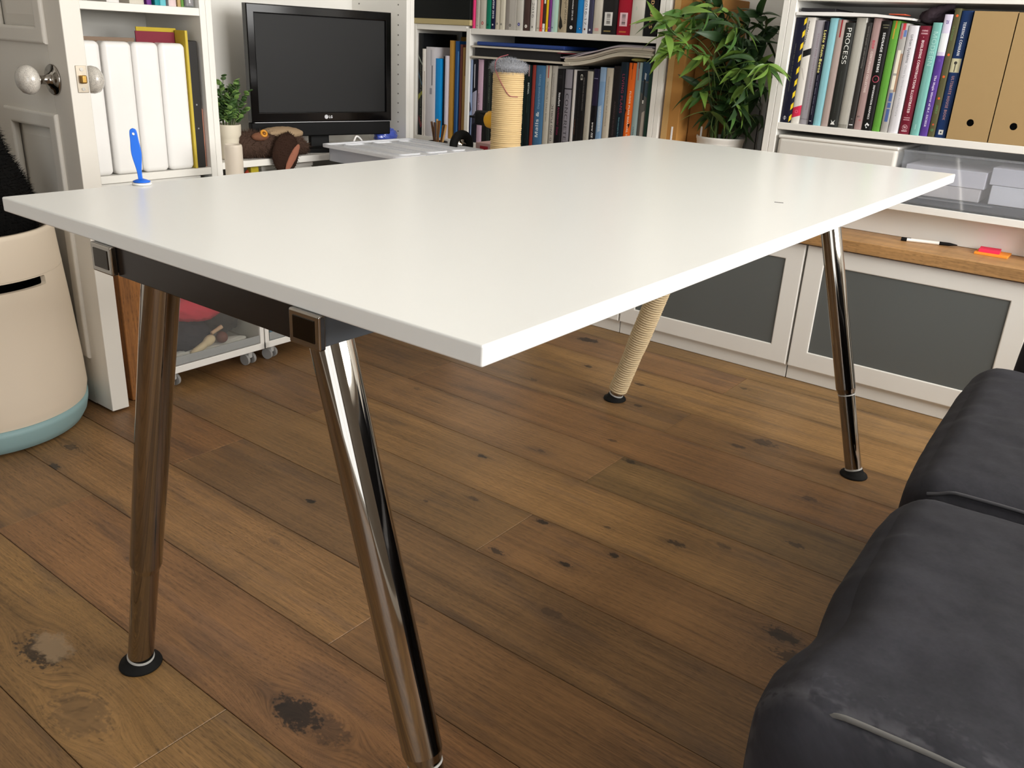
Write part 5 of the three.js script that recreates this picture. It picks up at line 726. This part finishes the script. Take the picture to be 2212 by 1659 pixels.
// ---------------------------------------------------------------- bamboo plant
{
  const bx = 2.262, bz = -0.05, t = thing('potted_bamboo', 'leafy bamboo-like plant in a ribbed white pot between the two bookcases', 'plant', [bx, CT + 0.0004, bz]);
  const prof = [[0, 0], [0.052, 0], [0.055, 0.003]]; for (let i = 0; i < 9; i++) { const y = 0.14 + i * 0.0082, r = 0.0675 + i * 0.0009; prof.push([r, y], [r + 0.0014, y + 0.003], [r + 0.0014, y + 0.0055]); } prof.push([0.0785, 0.217], [0.0785, 0.2235], [0.0745, 0.2235], [0.072, 0.2], [0, 0.2]);
  obj('pot', lathe(prof), std(0xdedad2, 0.5), t); obj('soil', noUv(blob(0.071, 0.012, 0.071, 0.004, 20, 3, 0, 0.198, 0)), std(0x2a2019, 0.95), t);
  const greens = [phys(0x75983f, 0.42, { side: THREE.DoubleSide, transmission: 0.25, thickness: 0 }), phys(0x486e2f, 0.45, { side: THREE.DoubleSide, transmission: 0.2, thickness: 0 }), phys(0x2a4620, 0.5, { side: THREE.DoubleSide, transmission: 0.15, thickness: 0 })];
  function leafGeo(droop, curl) { // length 1 along +x
    const n = 12, m = 4, p = [], idx = [], uv = [];
    for (let i = 0; i <= n; i++) { const s = i / n, w = 0.105 * 1.3 * Math.pow(Math.sin(Math.PI * Math.pow(s, 0.72)), 0.9) * (1 - s * 0.25) + 0.002; const a = droop * s; for (let j = 0; j <= m; j++) { const q = (j / m - 0.5) * 2; p.push(s * (1 - droop * droop * s * 0.1), -0.5 * droop * s * s + Math.abs(q) * w * 0.35 * curl, q * w); uv.push(s, j / m); } }
    for (let i = 0; i < n; i++) for (let j = 0; j < m; j++) { const a = i * (m + 1) + j, b = a + m + 1; idx.push(a, b, a + 1, b, b + 1, a + 1); }
    const g = new THREE.BufferGeometry(); g.setAttribute('position', new THREE.Float32BufferAttribute(p, 3)); g.setAttribute('uv', new THREE.Float32BufferAttribute(uv, 2)); g.setIndex(idx); g.computeVertexNormals(); return g;
  }
  const leaves = [leafGeo(0.25, 1), leafGeo(0.6, 0.7), leafGeo(0.95, 1.1)], q = rng(41), canes = [], W = p => V(p[0] - bx, p[1] - CT, p[2] - bz);
  // measured twig ends (x, y, z)
  const tips = [[2.05, 1.026, -0.213], [2.05, 0.988, -0.176], [2.08, 0.964, -0.141], [2.12, 1.032, -0.139], [2.2, 1.043, -0.094], [2.22, 1.065, -0.06], [2.28, 1.036, -0.013], [2.3, 1.058, 0.029], [2.15, 0.947, 0.035], [2.12, 0.902, 0.048], [2.13, 0.925, 0.09], [2.08, 0.92, 0.15], [2.1, 0.935, -0.069], [2.14, 0.826, -0.08], [2.16, 0.856, 0.053], [2.32, 0.998, 0.023], [2.2, 0.985, -0.054], [2.28, 0.85, 0.06], [2.16, 1.074, -0.103], [2.2, 1.088, -0.15], [2.2, 0.77, -0.05], [2.2, 0.792, 0.031], [2.2, 0.874, -0.077], [2.3, 0.901, 0.009], [2.06, 0.949, -0.16], [2.1, 1.048, -0.19], [2.16, 1.018, -0.01], [2.12, 0.998, -0.15], [2.24, 0.96, 0.04], [2.3, 0.95, -0.03], [2.26, 1.0, -0.08], [2.3, 0.88, -0.06], [2.22, 0.91, 0.08], [2.34, 1.03, 0.06], [2.24, 0.83, -0.02], [2.27, 0.78, -0.06], [2.22, 0.8, 0.02], [2.3, 0.82, 0.04], [2.28, 0.74, -0.01], [2.25, 0.87, -0.03], [2.2, 0.93, -0.03], [2.24, 0.98, 0.0], [2.19, 0.9, 0.02], [2.31, 0.76, 0.06], [2.33, 0.92, 0.07], [2.2, 0.84, -0.11]];
  const roots = []; for (let k = 0; k < 8; k++) { const a = k * 0.785; roots.push(V(Math.cos(a) * 0.025 * (0.5 + q()), 0.2, Math.sin(a) * 0.025)); }
  const X = V(1, 0, 0);
  tips.forEach((tp, k) => {
    const e = W(tp), r = roots[k % 8], f = 0.5 + 0.18 * q(), mid = V(r.x * 2 + e.x * 0.22, r.y + (e.y - r.y) * f, r.z * 2 + e.z * 0.22); canes.push(tube([r, V(r.x * 1.5, r.y + (mid.y - r.y) * 0.6, r.z * 1.5), mid, e.clone().lerp(mid, 0.35).add(V(0, 0.02, 0)), e], 0.0016, 24, 6));
    const out = V(e.x - mid.x, 0.0, e.z - mid.z).normalize(), base = Math.atan2(-out.z, out.x), n = 7 + (k % 3);
    for (let j = 0; j < n; j++) {
      const L = 0.065 + q() * 0.055, yaw = base + (j - (n - 1) / 2) * 0.5 + (q() - 0.5) * 0.3, pitch = 0.45 - q() * 1.35, back = (j % 3) * 0.02;
      const dir = V(Math.cos(yaw) * Math.cos(pitch), Math.sin(pitch), -Math.sin(yaw) * Math.cos(pitch));
      if (dir.x > 0.1 && tp[0] > 2.2) dir.x *= -0.5; // keep clear of the back wall
      let L2 = L; const end = V(tp[0], tp[1], tp[2]).addScaledVector(dir, L); if (end.z < -0.225 && end.x > 2.15) dir.z = Math.abs(dir.z) * 0.4; if (end.z > 0.12 && end.x > 2.15) dir.z = -Math.abs(dir.z) * 0.6;
      const end2 = V(tp[0], tp[1], tp[2]).addScaledVector(dir, L); if (end2.x > 2.44) continue;
      const m = obj('leaf', leaves[(k + j) % 3], greens[tp[0] < 2.13 ? (j % 3 === 2 ? 1 : 0) : tp[0] < 2.23 ? (j % 4 === 0 ? 0 : 1 + (j % 2)) : 2], t);  // light and shade put into leaf colour: pale in front, dark behind
      m.position.copy(e).addScaledVector(out, -back); m.scale.setScalar(L2); m.quaternion.setFromUnitVectors(X, dir.normalize()); m.rotateX((q() - 0.5) * 1.2);
    }
  });
  obj('stem', canes, std(0x51662f, 0.6), t);
}
// ---------------------------------------------------------------- sofa
{
  const t = thing('sofa', 'low dark grey velvet sofa with two seat cushions in the right foreground', 'sofa', [0.135, 0, 1.022], 0.045);
  const velvetMap = dataTex(512, 512, (u, v, c) => { const a = noise(u * 1.0, v * 1.0), b = noise(u * 4 + 0.2, v * 3), d = noise(u * 17, v * 17), k = 45 + (a - 0.5) * 13 + (b - 0.5) * 7 + (d - 0.5) * 9; const wu = Math.abs(u - 0.3415 - 0.006 * Math.sin(v * 31)) / 0.02, wear = Math.max(0, 1 - wu) * sstep(0.42, 0.6, noise(u * 6 + 0.3, v * 3.1)) * (1 - sstep(0.62, 0.95, v)), sp = sstep(0.66, 0.7, noise(u * 9 + 0.1, v * 9)) * sstep(0.4, 0.38, u) * sstep(0.33, 0.36, u), q = k + 27 * wear + 7 * sp; c[0] = q * 0.98; c[1] = q * 0.97; c[2] = (q - 3 * wear) * 1.07; });
  const velvet = phys(0xffffff, 0.85, { map: velvetMap, specularIntensity: 0.4, sheen: 0.2, sheenRoughness: 0.5, sheenColor: new THREE.Color(0x77777c) }), worn = phys(0x5d5b58, 0.95), seamMat = std(0x3c3b3e, 0.9);
  function cushion(x0, x1, y0, y1, z0, z1, r, seed, crown) {
    const w = x1 - x0, h = y1 - y0, d = z1 - z0, nx = 56, nz = 56; let g = new THREE.BoxGeometry(w, h, d, nx, 18, nz); const p = g.attributes.position;
    for (let i = 0; i < p.count; i++) {
      let x = p.getX(i), y = p.getY(i), z = p.getZ(i); const q = V(clamp(x, -w / 2 + r, w / 2 - r), clamp(y, -h / 2 + r, h / 2 - r), clamp(z, -d / 2 + r, d / 2 - r)), e = V(x, y, z).sub(q), l = e.length(); if (l > 1e-6) { e.multiplyScalar(r / l); q.add(e); }
      const a = 1 - Math.pow(Math.abs(x) / (w / 2), 3), b = 1 - Math.pow(Math.abs(z) / (d / 2), 3), c = 1 - Math.pow(Math.abs(y) / (h / 2), 2);
      if (y > 0) q.y += crown * Math.max(0, a) * Math.max(0, b) * (y / (h / 2));
      q.z += (z < 0 ? -1 : 1) * 0.014 * c * Math.max(0, a) * Math.pow(Math.abs(z) / (d / 2), 4);
      const wr = (noise(q.x * 1.3 + seed, q.z * 1.1) - 0.5) * 0.008 + (noise(q.x * 1.1 + seed, q.z * 0.3) - 0.5) * 0.01; q.y += wr * sstep(-h / 2, h / 2, y);
      if (seed < 1) { const xl = q.x + w / 2; q.z -= 0.012 * (1 - sstep(0.09, 0.17, xl)) * sstep(0, -d / 2, z); q.z += 0.008 * Math.exp(-Math.pow((xl - 0.19) / 0.05, 2)) * sstep(0, -d / 2, z); }
      p.setXYZ(i, q.x + (x0 + x1) / 2, q.y + (y0 + y1) / 2, q.z + (z0 + z1) / 2);
    }
    const uv = g.attributes.uv; for (let i = 0; i < uv.count; i++) uv.setXY(i, p.getX(i) / 0.9 + seed, (p.getZ(i) + p.getY(i)) / 0.9);
    g.computeVertexNormals(); return g;
  }
  const C = [[0.0, 0.548], [0.56, 1.2]];
  C.forEach(([a, b], i) => {
    const m = obj('seat_cushion', cushion(a, b, 0.245, 0.421, 0.0, 0.64, 0.05, i * 3.7 + 0.3, 0.014), velvet, t), y = 0.3925, z0 = 0.006, pts = [];
    for (let k = 0; k <= 40; k++) { const s = k / 40; pts.push(V(a + 0.03 + (i ? -0.018 : 0), y + 0.0262 + 0.002 * Math.sin(s * 9) - (i ? 0.009 : 0) - 0.012 * (1 - sstep(0, 0.06, s)), 0.03 + s * 0.57)); }
    obj('piping', tube(pts, 0.0028, 80, 6), i ? seamMat : worn, m);
    const v = []; for (let k = 0; k <= 14; k++) { const s = k / 14; v.push(V(a + 0.012, y + 0.004 - s * 0.12, 0.016 + 0.002 * Math.sin(s * 8) + (k < 3 ? (3 - k) * 0.006 : 0))); }
    obj('corner_seam', tube(v, 0.002, 30, 6), seamMat, m);
  });
  obj('base', cushion(0.012, 1.195, 0.05, 0.262, 0.018, 0.86, 0.03, 2.2, 0), velvet, t); obj('backrest', cushion(0.0, 1.2, 0.26, 0.68, 0.655, 0.87, 0.07, 5.1, 0), velvet, t); obj('armrest', cushion(1.215, 1.37, 0.05, 0.53, 0.07, 0.86, 0.05, 7.7, 0.01), velvet, t);
  for (const [x, z] of [[0.06, 0.07], [1.28, 0.07], [0.06, 0.8], [1.28, 0.8]]) obj('foot', cyl(0.018, 0.014, 0.054, 20, x, 0.0275, z), M.black, t);
}
sheetTex.needsUpdate = true;
renderer.render(scene, camera);
